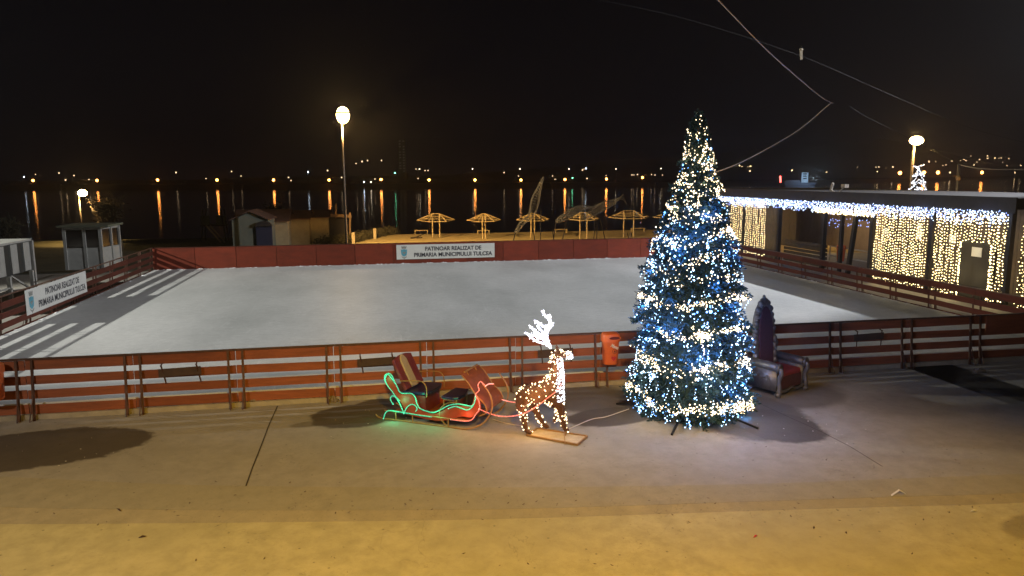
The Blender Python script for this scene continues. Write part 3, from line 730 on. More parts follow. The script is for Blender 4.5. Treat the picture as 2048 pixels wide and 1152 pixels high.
def leg(j1, j2, j3, j4, off, start, rs):
    return [(start, .16), (D(*j1, off), rs[0]), (D(*j2, off), rs[1]), (D(*j3, off), rs[2]), (D(*j4, off), rs[3])]
chains = [body_chain,
    leg((1040,806),(1046,826),(1049,848),(1053,862), -.10, hip, (.10,.062,.048,.042))+[(D(1064,867,-.10), .03)],
    leg((1062,806,),(1070,818),(1080,838),(1087,850), .12, hip, (.095,.06,.046,.040))+[(D(1098,855,.12), .03)],
    leg((1116,802),(1122,820),(1126,842),(1129,857), -.09, sho, (.10,.066,.054,.045))+[(D(1138,862,-.09), .032)],
    [(sho,.165),(D(1101,806,.10),.075),(D(1118,815,.10),.045),(D(1110,838,.10),.03),(D(1107,845,.10),.022)]]
body = skin_mesh('body', chains, M_fur, deer, 2)
earm = MB()
for s_ in (-.05, .05):
    e = head+DN*s_+Vector((0,0,.05)); earm.prism([e, e+DU*-.03+Vector((0,0,.09))+DN*s_, e+DU*.03+Vector((0,0,.03))], DN*.015)
earm.build('ear', M_fur, deer)
# antlers
M_ant = emis('white antler glow', (.55, .66, 1.0), 1.1, base=(.8,.8,.9)); M_antb = emis('antler bulbs', (.80, .88, 1.0), 5.0)
def antler(px, off):
    base = D(1102,696, off*.5); mb = MB(); bb = MB()
    main = smooth_path([base]+[D(x, y, off*k_) for (x, y), k_ in zip(px[0], (.7,.9,1,1,1,1,1))], 4)
    paths = [main]
    for P in px[1:]: paths.append(smooth_path([D(x, y, off) for x, y in P], 4))
    for P in paths:
        mb.tube(P, [.018]*(len(P)-1)+[.012], 7)
        for q in resample(P, .022):
            for _ in range(2): bb.octa(q+Vector([rr.gauss(0,.014) for _ in range(3)]), rr.choice([.007,.010,.013]))
    return mb, bb
A1 = antler([[(1092,688),(1086,676),(1092,660),(1100,645),(1100,630)], [(1092,688),(1076,684),(1062,675),(1050,664)], [(1089,672),(1073,665),(1060,652)], [(1094,657),(1080,648),(1068,640)], [(1100,640),(1092,632),(1083,621)], [(1089,674),(1072,672),(1056,669)]], -.08)
A2 = antler([[(1096,682),(1094,668),(1101,654),(1107,645)], [(1094,672),(1082,660),(1074,650)], [(1103,650),(1098,640),(1099,629)], [(1096,680),(1078,676),(1066,668)]], .12)
for mbs in (A1, A2):
    a = mbs[0].build('antler', M_ant, deer, True); mbs[1].build('antler_bulbs', M_antb, a, kind='stuff')
    a.children[0].location = (0,0,0)
M_dw = emis('deer warm bulbs', (1.0, .74, .42), 5.0); M_dc = emis('deer white bulbs', (.82, .88, 1.0), 5.0)
me = body.data; wb = MB(); cb = MB(); yb = MB()
polys = list(me.polygons); cum = []; tot = 0
for p in polys: tot += p.area; cum.append(tot)
import bisect
def surf():
    p = polys[bisect.bisect(cum, rr.uniform(0, tot))]; ws = [rr.random()+.01 for _ in p.vertices]; s_ = sum(ws)
    q = Vector((0,0,0))
    for w_, vi in zip(ws, p.vertices): q += me.vertices[vi].co*(w_/s_)
    return q, p.normal
tips = MB()
nb = 0
while nb < 330:
    q, nn = surf()
    hgt = q.z; along = (q-DC).dot(DU)
    if hgt < .1 and rr.random() < .5: continue
    chest = along > (nk0-DC).dot(DU)-.01 and .62 < hgt < 1.36 and nn.dot(DU) > .15
    if chest: continue
    neck = hgt > .95
    wb.octa(q+nn*.012, rr.choice([.009,.012,.014,.016])); nb += 1
    if neck:
        for _ in range(3): wb.octa(q+nn*.015+Vector([rr.gauss(0,.025) for _ in range(3)]), rr.choice([.007,.010]))
k = 0
while k < 420:
    q, nn = surf(); along = (q-DC).dot(DU)
    if (.62 < q.z < 1.34 and nn.dot(DU) > .1 and along > (nk0-DC).dot(DU)-.02) or (q.z > 1.2 and along > (muz-DC).dot(DU)):
        cb.octa(q+nn*.015, rr.choice([.009,.012,.016])); k += 1
for k in range(1500):
    q, nn = surf(); d_ = (nn+Vector([rr.gauss(0,.5) for _ in range(3)])).normalized(); s_ = d_.orthogonal().normalized()*.006
    tips.add([q-s_, q+s_, q+d_*rr.uniform(.02,.04)], [(0,1,2)])
tips.build('tinsel', M_fur, deer)
wb.build('warm_bulbs', M_dw, deer, kind='stuff'); cb.build('white_bulbs', M_dc, deer, kind='stuff')
for p, e, c_ in ((D(1080,660,-.2), 11, (.75,.78,1)), (D(1135,750,-.15), 8, (.85,.85,1)), (D(1070,790,-.35), 5, (1,.6,.25)), (D(1110,740,-.25), 5, (1,.72,.4)), (D(1075,850,-.25), 2.2, (1,.62,.25)), (D(1055,780,.3), 3, (1,.6,.3)), (D(1060,820,-.2), 2, (1,.6,.25)), (D(1085,768,-.3), 3, (1,.6,.25))):
    lamp('bulb_light', 'POINT', p-Vector(deer.location), e, c_, .05, parent=deer)
# base frame
pa, pb, pc, pd = gp(1053,873), gp(1155,892), gp(1174,875), gp(1075,860)
M_plank = mat('pale plank', (.40, .33, .22), .7, 0, .2, 8)
mb = MB(); mb.prism([pa, pb, pc, pd], Vector((0,0,.02))); mb.build('base_board', M_plank, deer)
mb = MB()
for a, b_ in ((pa,pb),(pb,pc),(pc,pd),(pd,pa)): mb.bar(a+Vector((0,0,.025)), b_+Vector((0,0,.025)), .025, .03)
q = D(1131,860,-.09); mb.tube([q, Vector((q.x,q.y-.02,.02))], .008, 5); mb.tube([D(1128,892-30,0), gp(1130,889,.02)], .008, 5); mb.build('base_frame', M_gold, deer)
# reins: red rope light from the sleigh to the chest
rn = thing('rope_light', 'pink glowing rope light slung between the sleigh and the reindeer chest', 'rope light', SP(958,818,-.02))
reinA = [SP(958,818,-.02), D(985,829,-.05), D(1010,833,-.12), D(1042,829,-.2), D(1070,815,-.21), D(1095,796,-.2), D(1113,782,-.19), D(1124,768,-.12)]
reinB = [SP(987,768,W), SP(995,785,W), SP(1000,797,W+.05), D(1018,803,.3), D(1034,805,.28), D(1060,806,.2)]
rope([reinA, reinB], M_rt, M_rd, 'rope_tube', 'rope_beads', rn)
for x, y in ((985,827),(1030,827),(1070,812)):
    lamp('rope_glow', 'POINT', D(x, y, -.25)-Vector(rn.location), 1.5, (1, .35, .2), .06, parent=rn)

# ================================================================== THRONE
fl = gp(1552,797); fr = gp(1607,768); TU = Vector((math.cos(.44), math.sin(.44), 0)); TD = Vector((-TU.y, TU.x, 0))  # TD: from front to back
TW = 1.0; DPT = .95
def TP(u, d_, z): return fl+TU*u+TD*d_+Vector((0,0,z))
M_silver = mat('silver painted carving', (.11, .105, .105), .42, .5, .25, 14, .3); M_burg = mat('burgundy velvet', (.045, .012, .025), .8, 0, .3, 20, .2); M_redv = mat('red velvet', (.15, .012, .014), .8, 0, .3, 12)
th = thing('throne', 'ornate silver armchair with tall burgundy back beside the tree', 'throne', fl)
def tmat(): return Matrix((TU, TD, Vector((0,0,1)))).transposed()
mb = MB(); mb.box(TP(TW/2,.36,.25), (TW-.16,.62,.26), tmat()); mb.build('seat_base', M_burg, th, bevel=.01)
mb = MB(); mb.box(TP(TW/2,.33,.43), (TW-.22,.58,.12), tmat()); mb.build('seat', M_redv, th, bevel=.04)
for u in (.05, TW-.05):
    mb = MB()
    # side panel and rolled arm
    mb.box(TP(u,.36,.33), (.07,.66,.42), tmat())
    mb.tube([TP(u,.0,.60), TP(u,.2,.61), TP(u,.70,.62)], .085, 12)
    mb.lathe(TP(u,-.01,.60), [(.095,-.02),(.095,.02)], 14, Matrix((TU, Vector((0,0,1)), TD)).transposed())
    # carved scrolls on the outer face
    so = -1 if u < .1 else 1
    for cc, rad in (((.22,.36),.07),((.45,.40),.05),((.62,.34),.06)):
        S = [TP(u+so*.045, cc[0]+rad*(1-k/26)*math.cos(k*.5), cc[1]+rad*(1-k/26)*math.sin(k*.5)) for k in range(24)]
        mb.tube(S, .010, 5)
    S = smooth_path([TP(u,-.03,.60), TP(u,-.06,.5), TP(u,-.01,.35), TP(u,-.03,.2), TP(u,-.03,.1)], 4); mb.tube(S, .045, 8)
    mb.build('armrest', M_silver, th, True)
for u, d_ in ((.03,-.02),(TW-.03,-.02),(.05,.66),(TW-.05,.66)):
    mb = MB(); mb.ball(TP(u,d_,.065), .065, 12, 8); mb.lathe(TP(u,d_,.12), [(.04,0),(.03,.04)], 10); mb.build('foot', M_silver, th, True)
S = smooth_path([TP(.05,-.01,.14), TP(TW*.3,-.01,.10), TP(TW*.5,-.01,.15), TP(TW*.7,-.01,.10), TP(TW-.05,-.01,.14)], 5)
mb = MB(); mb.tube(S, .025, 6); mb.build('apron', M_silver, th, True)
# back: tall oval panel leaning back, beaded silver frame
def BP(u, v): # u -1..1, v 0..1
    return TP(TW/2+u*.36, .62+.10*v, .45+v*1.36)
ov = []
for k in range(28):
    a = 2*math.pi*k/28; uu = math.cos(a)*.66*(1.0); vv = .48+.44*math.sin(a); ov.append(BP(uu, vv))
ov_low = [BP(-.62,.02), BP(.62,.02)]
shape = [BP(math.cos(a)*.66, .50+.42*math.sin(a)) for a in [math.pi*k/16 for k in range(17)]]+[BP(-.62,.0), BP(.62,.0)]
mb = MB(); mb.prism(shape, TD*-.05); mb.build('back_cushion', M_burg, th, bevel=.02)
mb = MB(); outer = [BP(math.cos(a)*.92, .50+.48*math.sin(a)) for a in [math.pi*k/16 for k in range(17)]]+[BP(-.9,-.05), BP(.9,-.05)]
mb.prism(outer, TD*.07)
rim = [BP(math.cos(a)*.82, .50+.45*math.sin(a)) for a in [math.pi*k/24 for k in range(25)]]
for k, q in enumerate(rim):
    mb.ball(q, .062 if k % 2 else .04, 8, 6)
for sgn in (-1, 1):
    for v in (.06,.17,.28,.39): mb.ball(BP(sgn*.88, v), .07, 8, 6, (1,1,1.5))
    mb.ball(BP(sgn*1.0,.33), .07, 8, 6)
mb.ball(BP(0,.99), .085, 10, 6, (1.2,.7,1)); mb.ball(BP(0,1.055), .035, 8, 6, (1,1,1.4))
mb.ball(BP(-.28,.96), .075, 8, 6); mb.ball(BP(.28,.96), .075, 8, 6); mb.ball(BP(-.55,.87), .07, 8, 6); mb.ball(BP(.55,.87), .07, 8, 6)
mb.build('back_frame', M_silver, th, True)

# ================================================================== LITTER BINS
M_or = mat('orange plastic', (.62, .13, .03), .42, 0, .12, 5); M_dk = mat('dark opening', (.10, .012, .012), .8); M_wh = mat('white print', (.75,.72,.7), .5); M_heart = mat('red print', (.42, .02, .03), .5); M_bk = mat('black print', (.02,.012,.01), .6)
def litter_bin(label, O_, H=.66, Wd=.40, print_=True, ex=(1,0,0)):
    ex = Vector(ex).normalized(); ez = Vector((0,0,1)); n = ex.cross(ez); O_ = Vector(O_)
    Mx = Matrix((ex, -n, ez)).transposed()
    root = thing('litter_bin', label, 'bin', O_, 'orange litter bins')
    def ring(wx, dy, z, N=20):
        out = []
        for k in range(N):
            a = 2*math.pi*k/N; c_, s_ = math.cos(a), math.sin(a)
            out.append(O_+Mx @ Vector((wx*abs(c_)**.6*(1 if c_ > 0 else -1), dy*abs(s_)**.6*(1 if s_ > 0 else -1), z)))
        return out
    mb = MB(); hw = Wd/2
    R = [ring(hw*.74, .11, 0), ring(hw*.80, .125, .02), ring(hw*.92, .145, H*.72), ring(hw*.95, .15, H*.74)]
    vs = [q for r in R for q in r]; N = 20
    mb.add(vs, [(i*N+k, i*N+(k+1) % N, (i+1)*N+(k+1) % N, (i+1)*N+k) for i in range(3) for k in range(N)]+[tuple(range(N))]); mb.build('tub', M_or, root, True)
    mb = MB(); R = [ring(hw*1.0, .165, H*.735), ring(hw*1.0, .165, H*.80), ring(hw*.98, .16, H*.93), ring(hw*.88, .14, H*.985), ring(hw*.6, .1, H)]
    vs = [q for r in R for q in r]; mb.add(vs, [(i*N+k, i*N+(k+1) % N, (i+1)*N+(k+1) % N, (i+1)*N+k) for i in range(4) for k in range(N)]+[tuple((4*N)+k for k in range(N))]); hd = mb.build('hood', M_or, root, True)
    c = O_+ez*H*.87+n*.166+ex*hw*.2
    mb = MB(); P = [c+ex*(.105*math.cos(a)+(.02 if math.cos(a) > 0 else -.02))+ez*.035*math.sin(a) for a in [2*math.pi*k/18 for k in range(18)]]
    mb.prism(P, n*.006-n*.002); s_ = mb.build('slot', M_dk, root)
    mb = MB(); mb.tube([p+n*.006 for p in P], .007, 5, closed=True); mb.build('slot_rim', M_or, root)
    if print_:
        f = n*.157
        text_mesh('lettering', 'Mama', .10, frame_M(O_+ez*H*.60+ex*.045+n*.152, ex*1.0+ez*-.45, ez*1.0+ex*.45), M_wh, root, .001, .3, .004, 1, (.17, .075))
        mb = MB(); cc = O_+ez*H*.45+ex*.045+n*.146
        mb.tube([cc+ex*.045*math.cos(a)+ez*.045*math.sin(a) for a in [2*math.pi*k/20 for k in range(20)]], .004, 4, closed=True)
        mb.prism([cc+ex*.005+ez*.025, cc+ex*.022+ez*.0, cc+ex*.005-ez*.028, cc-ex*.012-ez*.01], n*.004); mb.build('round_mark', M_bk, root)
        mb = MB(); cc = O_+ez*H*.22+ex*.03+n*.137
        P = []
        for k in range(28):
            a = 2*math.pi*k/28; P.append(cc+ex*.0032*16*math.sin(a)**3+ez*.0036*(13*math.cos(a)-5*math.cos(2*a)-2*math.cos(3*a)-math.cos(4*a)))
        mb.prism(P, n*.008); mb.build('heart_mark', M_heart, root)
    return root
p = aY(1223, 728, 13.85)
litter_bin('orange bin with a heart printed on it, hung on near fence', (p.x, 13.95, p.z-.02), .66, .37)
p = aY(-12, 800, 13.9)
litter_bin('orange bin cut off by the left edge of the photo', (p.x, 13.92, p.z), .66, .37, False)

# ================================================================== PAVILION (right)
PX = 20.0
M_dwood = mat('dark stained timber', (.018, .014, .014), .7, 0, .3, 4, .2); M_roof = mat('grey roofing felt', (.015, .013, .015), .8, 0, .3, 1.5, .3)
M_wallw = mat('brown plank wall', (.05, .032, .018), .75, 0, .35, 3, .3)
pav = thing('pavilion', 'long low timber pavilion hung with curtains of lights right of the rink', 'pavilion', (PX, 30, 0))
Y0, Y1 = 19.6, 41.5
mb = MB(); mb.box((PX+3.3, (Y0+Y1)/2, 3.44), (7.0, Y1-Y0+.4, .34)); rf = mb.build('roof', M_roof, pav)
mb = MB(); mb.box((PX-.23, (Y0+Y1)/2, 3.40), (.05, Y1-Y0+.5, .50)); mb.build('fascia', M_dwood, pav)
def yat(x, y=450): return aX(x, y, PX).y
posts = [1429, 1488, 1558, 1648, 1745, 1865, 2022]
for x in posts:
    mb = MB(); mb.box((PX+.02, yat(x), 1.62), (.17, .17, 3.22)); mb.build('post', M_dwood, pav)
mb = MB(); yb0, yb1 = yat(1750), Y0-.1; 
def planks(mb, X, ya, yb_, z0, z1, step=.16):
    y = min(ya, yb_); 
    while y < max(ya, yb_)-.02:
        mb.box((X+R_.uniform(-.008,.008), y+step/2, (z0+z1)/2), (.03, step-.012, z1-z0)); y += step
planks(mb, PX+.55, Y0, yat(1750), 0, 3.25); mb.build('plank_wall', M_wallw, pav)
mb = MB(); planks(mb, PX+.55, yat(1540), Y1, 0, 3.25); mb.build('plank_wall', M_wallw, pav)
mb = MB(); planks(mb, PX+5.5, yat(1648)+8, Y1+4, 0, 3.25, .3); mb.build('rear_wall', M_dwood, pav)
mb = MB()
for k in range(6): mb.box((PX+.3, (yat(1560)+yat(1645))/2, .25+.18*k), (.05, abs(yat(1560)-yat(1645)), .13))
mb.build('low_slat_rail', M_wallw, pav)
dy = yat(1950, 540); dyw = aX(1952, 540, PX+.49).y
mb = MB(); mb.box((PX+.49, dyw, 1.05), (.06, 1.5, 2.1)); d_ = mb.build('door', mat('dark door', (.012,.009,.007), .7), pav)
mb = MB(); mb.box((PX+.45, dyw, 1.72), (.012, .42, .32)); nt_ = mb.build('notice', M_banner, d_); 
mb = MB(); mb.bar((PX+.1, yat(1705, 470)-.1, 3.1), (PX+.1, yat(1692, 520), .0), .16, .16); mb.build('slanted_post', M_dwood, pav)
mb = MB(); mb.box((PX+.1, yat(1680,450), 1.6), (.14,.14,3.2)); mb.build('post', M_dwood, pav)
# notices pinned on the wall
for x, y, w_, h_ in ((1838,470,.26,.34),(1839,453,.2,.2),(1905,478,.3,.3),(1772,462,.3,.25)):
    q = aX(x, y, PX+.5); mb = MB(); mb.box((PX+.50, q.y, q.z), (.01, w_, h_)); mb.build('notice', M_banner, pav)
# curtains of lights, one per bay
M_cw = emis('curtain warm bulbs', (1.0, .74, .34), 6.5); M_cc = emis('icicle cool bulbs', (.62, .78, 1.0), 4.5); M_cb = emis('icicle blue bulbs', (.25, .38, 1.0), 3.0)
def curtain(label, ya, yb_, ztop, zbot, step, n_light=3, door=None):
    t = thing('light_curtain', label, 'string lights', (PX-.05, (ya+yb_)/2, ztop), 'curtains of warm lights on the pavilion')
    mb = MB(); wr = MB(); y = min(ya, yb_)
    while y < max(ya, yb_):
        yy = y; z = ztop-.05; ph = rr.random()*6; wr_pts = []
        zb = zbot if not callable(zbot) else zbot(y)
        amp = rr.uniform(.01,.04)
        while z > zb:
            q = Vector((PX-.06+rr.gauss(0,.012), yy+amp*math.sin(z*2.3+ph)+rr.gauss(0,.012), z))
            if door:
                dc, hw, hz = door; dd = q.y-dc
                if abs(dd) < hw and z < hz:   # drawn aside like a curtain
                    q.y = dc+(hw+.03*rr.random())*(1 if dd >= 0 else -1)
                    if rr.random() < .45: z -= rr.uniform(.08,.13); continue
            mb.octa(q, rr.choice([.020,.025,.030]), 1, 1.25, .8); wr_pts.append(q); z -= rr.uniform(.085, .125)
        if len(wr_pts) > 2: wr.tube(wr_pts, .003, 3, caps=False)
        y += step*rr.uniform(.8, 1.25)
    mb.build('warm_bulbs', M_cw, t, kind='stuff'); wr.build('cable', M_wire2, t)
    for k in range(n_light):
        yy = ya+(yb_-ya)*(k+.5)/n_light
        for zz in (ztop*.72, ztop*.30): lamp('bulb_light', 'POINT', Vector((PX+.12, yy, zz))-Vector(t.location), 3.5, (1,.78,.38), .12, parent=t)
curtain('warm curtain of lights on the far bay, left of the dark slit', yat(1487)+.12, yat(1460), 3.05, .1, .19, 1)
curtain('warm curtain of lights on the far bay, right of the dark slit', yat(1490)-.12, yat(1532), 3.05, .1, .19, 1)
curtain('warm curtain of lights on the bay right of the open passage', yat(1755), yat(1862)+.1, 3.05, .1, .115, 2)
curtain('warm curtain of lights parted around the dark pavilion door', yat(1868)-.1, yat(2018), 3.05, .05, .115, 3, (dy, .62, 2.1))
t = thing('light_curtain', 'warm curtain of lights past the corner post at the right edge', 'string lights', (PX, 19, 3), 'curtains of warm lights on the pavilion')
mb = MB(); wr = MB()
for k in range(26):
    y = Y0-.32-k*.085; z = 2.75; pts = []
    while z > .05:
        q = Vector((PX+.05+rr.gauss(0,.02), y+rr.gauss(0,.02), z)); mb.octa(q, rr.choice([.016,.02,.024]), 1, 1.2, .8); pts.append(q); z -= rr.uniform(.09,.15)
    wr.tube(pts, .003, 3, caps=False)
mb.build('warm_bulbs', M_cw, t, kind='stuff'); wr.build('cable', M_wire2, t)
mb = MB(); mb.box((PX+.5, Y0-1.6, 1.45), (.1, 2.9, 2.9)); mb.build('backing_wall', M_wallw, pav)
t = thing('icicle_lights', 'cool white icicle lights along the whole pavilion eave', 'string lights', (PX, 30, 3.2))
mb = MB(); mbb = MB(); mw = MB(); y = Y0
while y < Y1:
    warmz = yat(1758) < y < yat(1640)
    nn_ = rr.randint(5, 8); z = 3.17
    for j in range(nn_):
        q = (PX-.30+rr.gauss(0,.02), y+rr.gauss(0,.04), z+rr.gauss(0,.02)); (mb if rr.random() < .6 else mbb).octa(q, rr.choice([.018,.024,.028])); z -= rr.uniform(.03,.09)
    if warmz:
        for j in range(5): mw.octa((PX-.28+rr.gauss(0,.02), y+rr.gauss(0,.05), 2.92-rr.random()*.22-.0*(y)), .026)
    y += .075
mb.build('white_bulbs', M_cc, t, kind='stuff'); mbb.build('blue_bulbs', M_cb, t, kind='stuff'); mw.build('warm_bulbs', M_cw, t, kind='stuff')
for k in range(8):
    lamp('bulb_light', 'POINT', Vector((PX-.42, Y0+1+k*2.8, 3.0))-Vector(t.location), 7, (.30,.42,1), .12, parent=t)
t = thing('icicle_lights', 'short blue icicle lights inside the open passage of the pavilion', 'string lights', (PX+4, 31, 2.7))
mb = MB()
for k in range(70):
    q = aX(rr.uniform(1657,1757), rr.uniform(437,458), PX+3.5); mb.octa(q, .024)
mb.build('blue_bulbs', M_cb, t, kind='stuff')
lamp('bulb_light', 'POINT', Vector((PX+3, 31, 2.6))-Vector(t.location), 6, (.3,.4,1), .1, parent=t)
# beige cabin seen through the passage
M_beige = mat('beige cladding', (.36, .27, .18), .7, 0, .12, 3)
q0 = aX(1650, 500, PX+7); 
cab = thing('cabin', 'beige clad cabin seen through the pavilion passage', 'cabin', (PX+8, 38, 0))
mb = MB(); 
for k in range(22): mb.box((PX+7.9+R_.uniform(-.004,.004), 34+.6*k, 1.35), (.06, .585, 2.6))
mb.build('wall', M_beige, cab)
mb = MB(); mb.box((PX+9.0, 40.5, 2.75), (2.6, 14, .12)); mb.build('roof', M_dwood, cab)
mb = MB(); mb.box((PX+7.85, 37.3, 1.9), (.05, 1.6, .25)); mb.build('air_vent', M_dwood, cab)
lamp('cabin_lamp', 'POINT', Vector((PX+5.2, 37, 2.9))-Vector(cab.location), 160, (1,.72,.42), .15, parent=cab)
# railing and bin in the passage
M_gal = mat('galvanised tube', (.45,.40,.34), .4, .4)
rl = thing('railing', 'pale tubular railing beside the orange bin in the passage', 'railing', (PX+2, 33, 0))
mb = MB()
ra = aX(1661,486,PX+1.6); rb = aX(1755,490,PX+1.6)
for z in (1.0,.55): mb.tube([(PX+1.6, ra.y, z), (PX+1.6, rb.y-1, z)], .03, 6)
for yy in (ra.y, (ra.y+rb.y)/2, rb.y-1): mb.tube([(PX+1.6, yy, 0), (PX+1.6, yy, 1.0)], .03, 6)
mb.build('rails', M_gal, rl)
q = aX(1681, 518, PX+1.3)
litter_bin('plain orange bin on the railing inside the passage', (PX+1.3, q.y, .42), .75, .42, False, (0,-1,0))
M_pave = mat('passage paving', (.22,.17,.12), .9, 0, .2, 2)

# ================================================================== LAMPS
M_sod = emis('sodium lamp', (1.0, .62, .20), 95.0, True); M_pole = mat('painted pole', (.12,.10,.08), .5, .2, .15, 4)
def street_lamp(label, base, H, headr, power, col=(1,.60,.20), arm=(0,0), head_sc=(1,1,.8), pole_r=.07, aim=(0,0,-1)):
    base = Vector(base); t = thing('street_lamp', label, 'street lamp', base, 'lit street lamps')
    top = base+Vector((0,0,H-.15)); hd = base+Vector((arm[0], arm[1], H))
    mb = MB(); mb.tube([base, base+Vector((0,0,H*.5)), top], [pole_r*1.2, pole_r, pole_r*.7], 8); mb.build('pole', M_pole, t, True)
    mb = MB(); mb.tube([top, hd], .04, 6); mb.ball(hd+Vector((0,0,.12)), headr*.9, 12, 6, (1,1,.4)); mb.build('lamp_head', M_pole, t, True)
    mb = MB(); mb.ball(hd, headr, 14, 10, head_sc); mb.build('diffuser', M_sod, t, True)
    lamp('lamp_light', 'SPOT', hd-base-Vector((0,0,headr+.05)), power, col, .2, aim, 112, .4, parent=t)
    return t
p = aY(693, 480, 47); hd = aY(686, 231, 47)
street_lamp('tall street lamp shining brightest above the far plywood fence', (p.x, 47, -.8), hd.z+.8, .46, 60000, aim=(.9,.6,-.55), arm=(hd.x-p.x, -.2), head_sc=(.85,.85,1.1))
p = aY(165, 386, 64.5); t = street_lamp('low street lamp by the water above the white kiosk', (p.x-.3, 64.5, -.8), p.z+.8, .34, 2500, arm=(.3,0))
hd = aY(1833, 281, 44); p = aY(1823, 388, 44)
sl2 = street_lamp('street lamp behind the pavilion with a lit tree motif', (p.x-.1, 44, 0), hd.z, .36, 2500, arm=(hd.x-p.x+.1, 0), head_sc=(1.3,1,.8), pole_r=.10)
# lit tree motif
M_mot = emis('motif bulbs', (.78, .86, 1.0), 4.0)
mo = thing('light_motif', 'white lit tree shaped decoration fixed to the right street lamp', 'light decoration', aY(1838,360,43.9))
mb = MB(); bb = MB()
def mp(x, y): return aY(x, y, 43.85)
motif = [[(1838,337),(1829,333)],[(1829,333),(1846,332)],[(1838,337),(1832,348),(1826,352)],[(1838,337),(1844,348),(1850,352)],[(1826,352),(1834,350),(1838,346),(1843,350),(1850,352)],
         [(1834,352),(1829,362),(1822,366)],[(1842,352),(1848,362),(1853,366)],[(1822,366),(1832,364),(1838,358),(1845,364),(1853,366)],[(1828,368),(1824,376),(1818,380)],[(1847,368),(1851,376),(1855,380)],
         [(1820,384),(1830,380),(1838,374),(1846,380),(1854,385)],[(1830,385),(1838,378),(1846,386)],[(1826,372),(1838,366),(1850,373)]]
for P in motif:
    S = smooth_path([mp(*q) for q in P], 4); mb.tube(S, .02, 4)
    for q in resample(S, .07): bb.octa(q+Vector((rr.gauss(0,.03),0,rr.gauss(0,.03))), rr.choice([.03,.045]))
mb.build('frame', M_gal, mo); bb.build('bulbs', M_mot, mo, kind='stuff')
mb = MB(); mb.bar(mp(1823,331), mp(1840,331), .05, .05); mb.build('bracket', M_gold, mo)
# bare pole with cable
p = aY(1913, 388, 36); q = aY(1918, 328, 36)
po = thing('utility_pole', 'short bare pole behind the pavilion roof carrying an orange lit cable', 'pole', (p.x, 36, 0))
mb = MB(); mb.tube([(p.x,36,0),(q.x,36,q.z)], .07, 8); mb.build('pole', M_pole, po, True)
mb = MB(); c0 = aY(1914,352,36); mb.bar(c0-Vector((.25,0,0)), c0+Vector((.2,0,0)), .06, .06); mb.ball(c0+Vector((.1,0,-.15)), .14, 8, 6); mb.build('bracket', M_gold, po)
lamp('work_lamp', 'POINT', Vector((q.x-.5, 34.6, q.z-.8))-Vector(po.location), 40, (1,.7,.3), .1, parent=po)

# ================================================================== CABLES
def cable(label, pts, r, m_, k=8):
    mb = MB(); mb.tube(smooth_path(pts, k), r, 5); o_ = mb.build('overhead_cable', m_); return tag(o_, label, 'cable')
M_cab = mat('pale cable', (.55,.5,.45), .5); M_cabd = mat('dark cable', (.02,.018,.018), .6)
kink = aY(1664, 206, 12.3)
cable('pale wire crossing the sky down to a knot and back to the tree', [aY(1400,-40,8.5), aY(1470,35,9.2), aY(1550,115,10.4), aY(1640,192,12.0), kink, aY(1658,209,12.3), aY(1600,258,12.3), aY(1530,300,12.2), aY(1470,330,12.15), aY(1418,349,12.1)], .008, M_cab, 5)
cable('dark cable running high across the sky to the right edge', [aY(1200,0,24), aY(1380,40,25), aY(1602,112,27), aY(1760,180,29), aY(1880,232,32), aY(1960,262,34), aY(2070,290,36)], .004, M_cabd)
cable('wavy orange lit cable from the bare pole to the right edge', [q_ for q_ in (aY(1918,329,36), aY(1945,335,35.8), aY(1975,338,35.6), aY(2010,339,35.4), aY(2080,339,35))], .022, M_cab)
cable('thin dark cable behind the knot over the pavilion', [aY(1700,212,30), aY(1730,232,31), aY(1790,262,33), aY(1918,329,36)], .005, M_cabd)
mb = MB(); q = aY(1602,105,27); mb.ball(q+Vector((0,0,.12)), .07, 8, 5, (1.3,.6,.7)); mb.prism([q+Vector((-.05,0,.1)), q+Vector((.06,0,.1)), q+Vector((.09,0,-.25)), q+Vector((0,0,-.28))], Vector((0,.03,0)))
tag(mb.build('cable_clamp', M_plank), 'pale clamp hanging on the dark cable high in the sky', 'clamp')
def ground_cable(label, pts, r, m_):
    mb = MB(); mb.tube(smooth_path([gp(x, y, .012) for x, y in pts], 6), r, 5); tag(mb.build('power_cable', m_), label, 'cable')
ground_cable('white power cable on the paving between tree and reindeer', [(1258,818),(1235,826),(1210,834),(1185,838),(1160,848),(1120,866)], .007, M_cab)
ground_cable('thin power cable on the paving between reindeer and sleigh', [(985,838),(1010,846),(1040,851),(1062,854)], .006, M_cab)

# ================================================================== LEFT: KIOSK, CHILLER
M_white = mat('white painted metal', (.36,.36,.33), .5, 0, .12, 4, .1); M_glass = mat('dark window glass', (.015,.012,.012), .12, 0, .1, 3)
KY = 38.0
k0 = aY(127,455,KY); k1 = aY(196,455,KY)
kx0, kx1 = k0.x, k1.x; kz = k0.z
ks = thing('kiosk', 'small white guard kiosk with big windows left of the rink', 'kiosk', (kx0, KY, 0))
kw = kx1-kx0; kd = 1.7
def kwall(a, b_, door=False):
    a = Vector(a); b_ = Vector(b_); d = b_-a; n_w = d.cross(Vector((0,0,1))).normalized()
    mb = MB(); mb.bar(a+Vector((0,0,.52)), b_+Vector((0,0,.52)), .05, 1.04)
    L_ = d.length
    for f_ in (0, .55):
        c = a+d*f_; mb.box(c+Vector((0,0,kz/2)), (.13,.13,kz))
    mb.bar(a+Vector((0,0,kz-.07)), b_+Vector((0,0,kz-.07)), .06, .12); mb.build('wall', M_white, ks)
    mb = MB(); mb.bar(a+Vector((0,0,1.04+(kz-1.04)/2)), b_+Vector((0,0,1.04+(kz-1.04)/2)), .012, kz-1.10); mb.build('window', M_glass, ks)
sk = .35
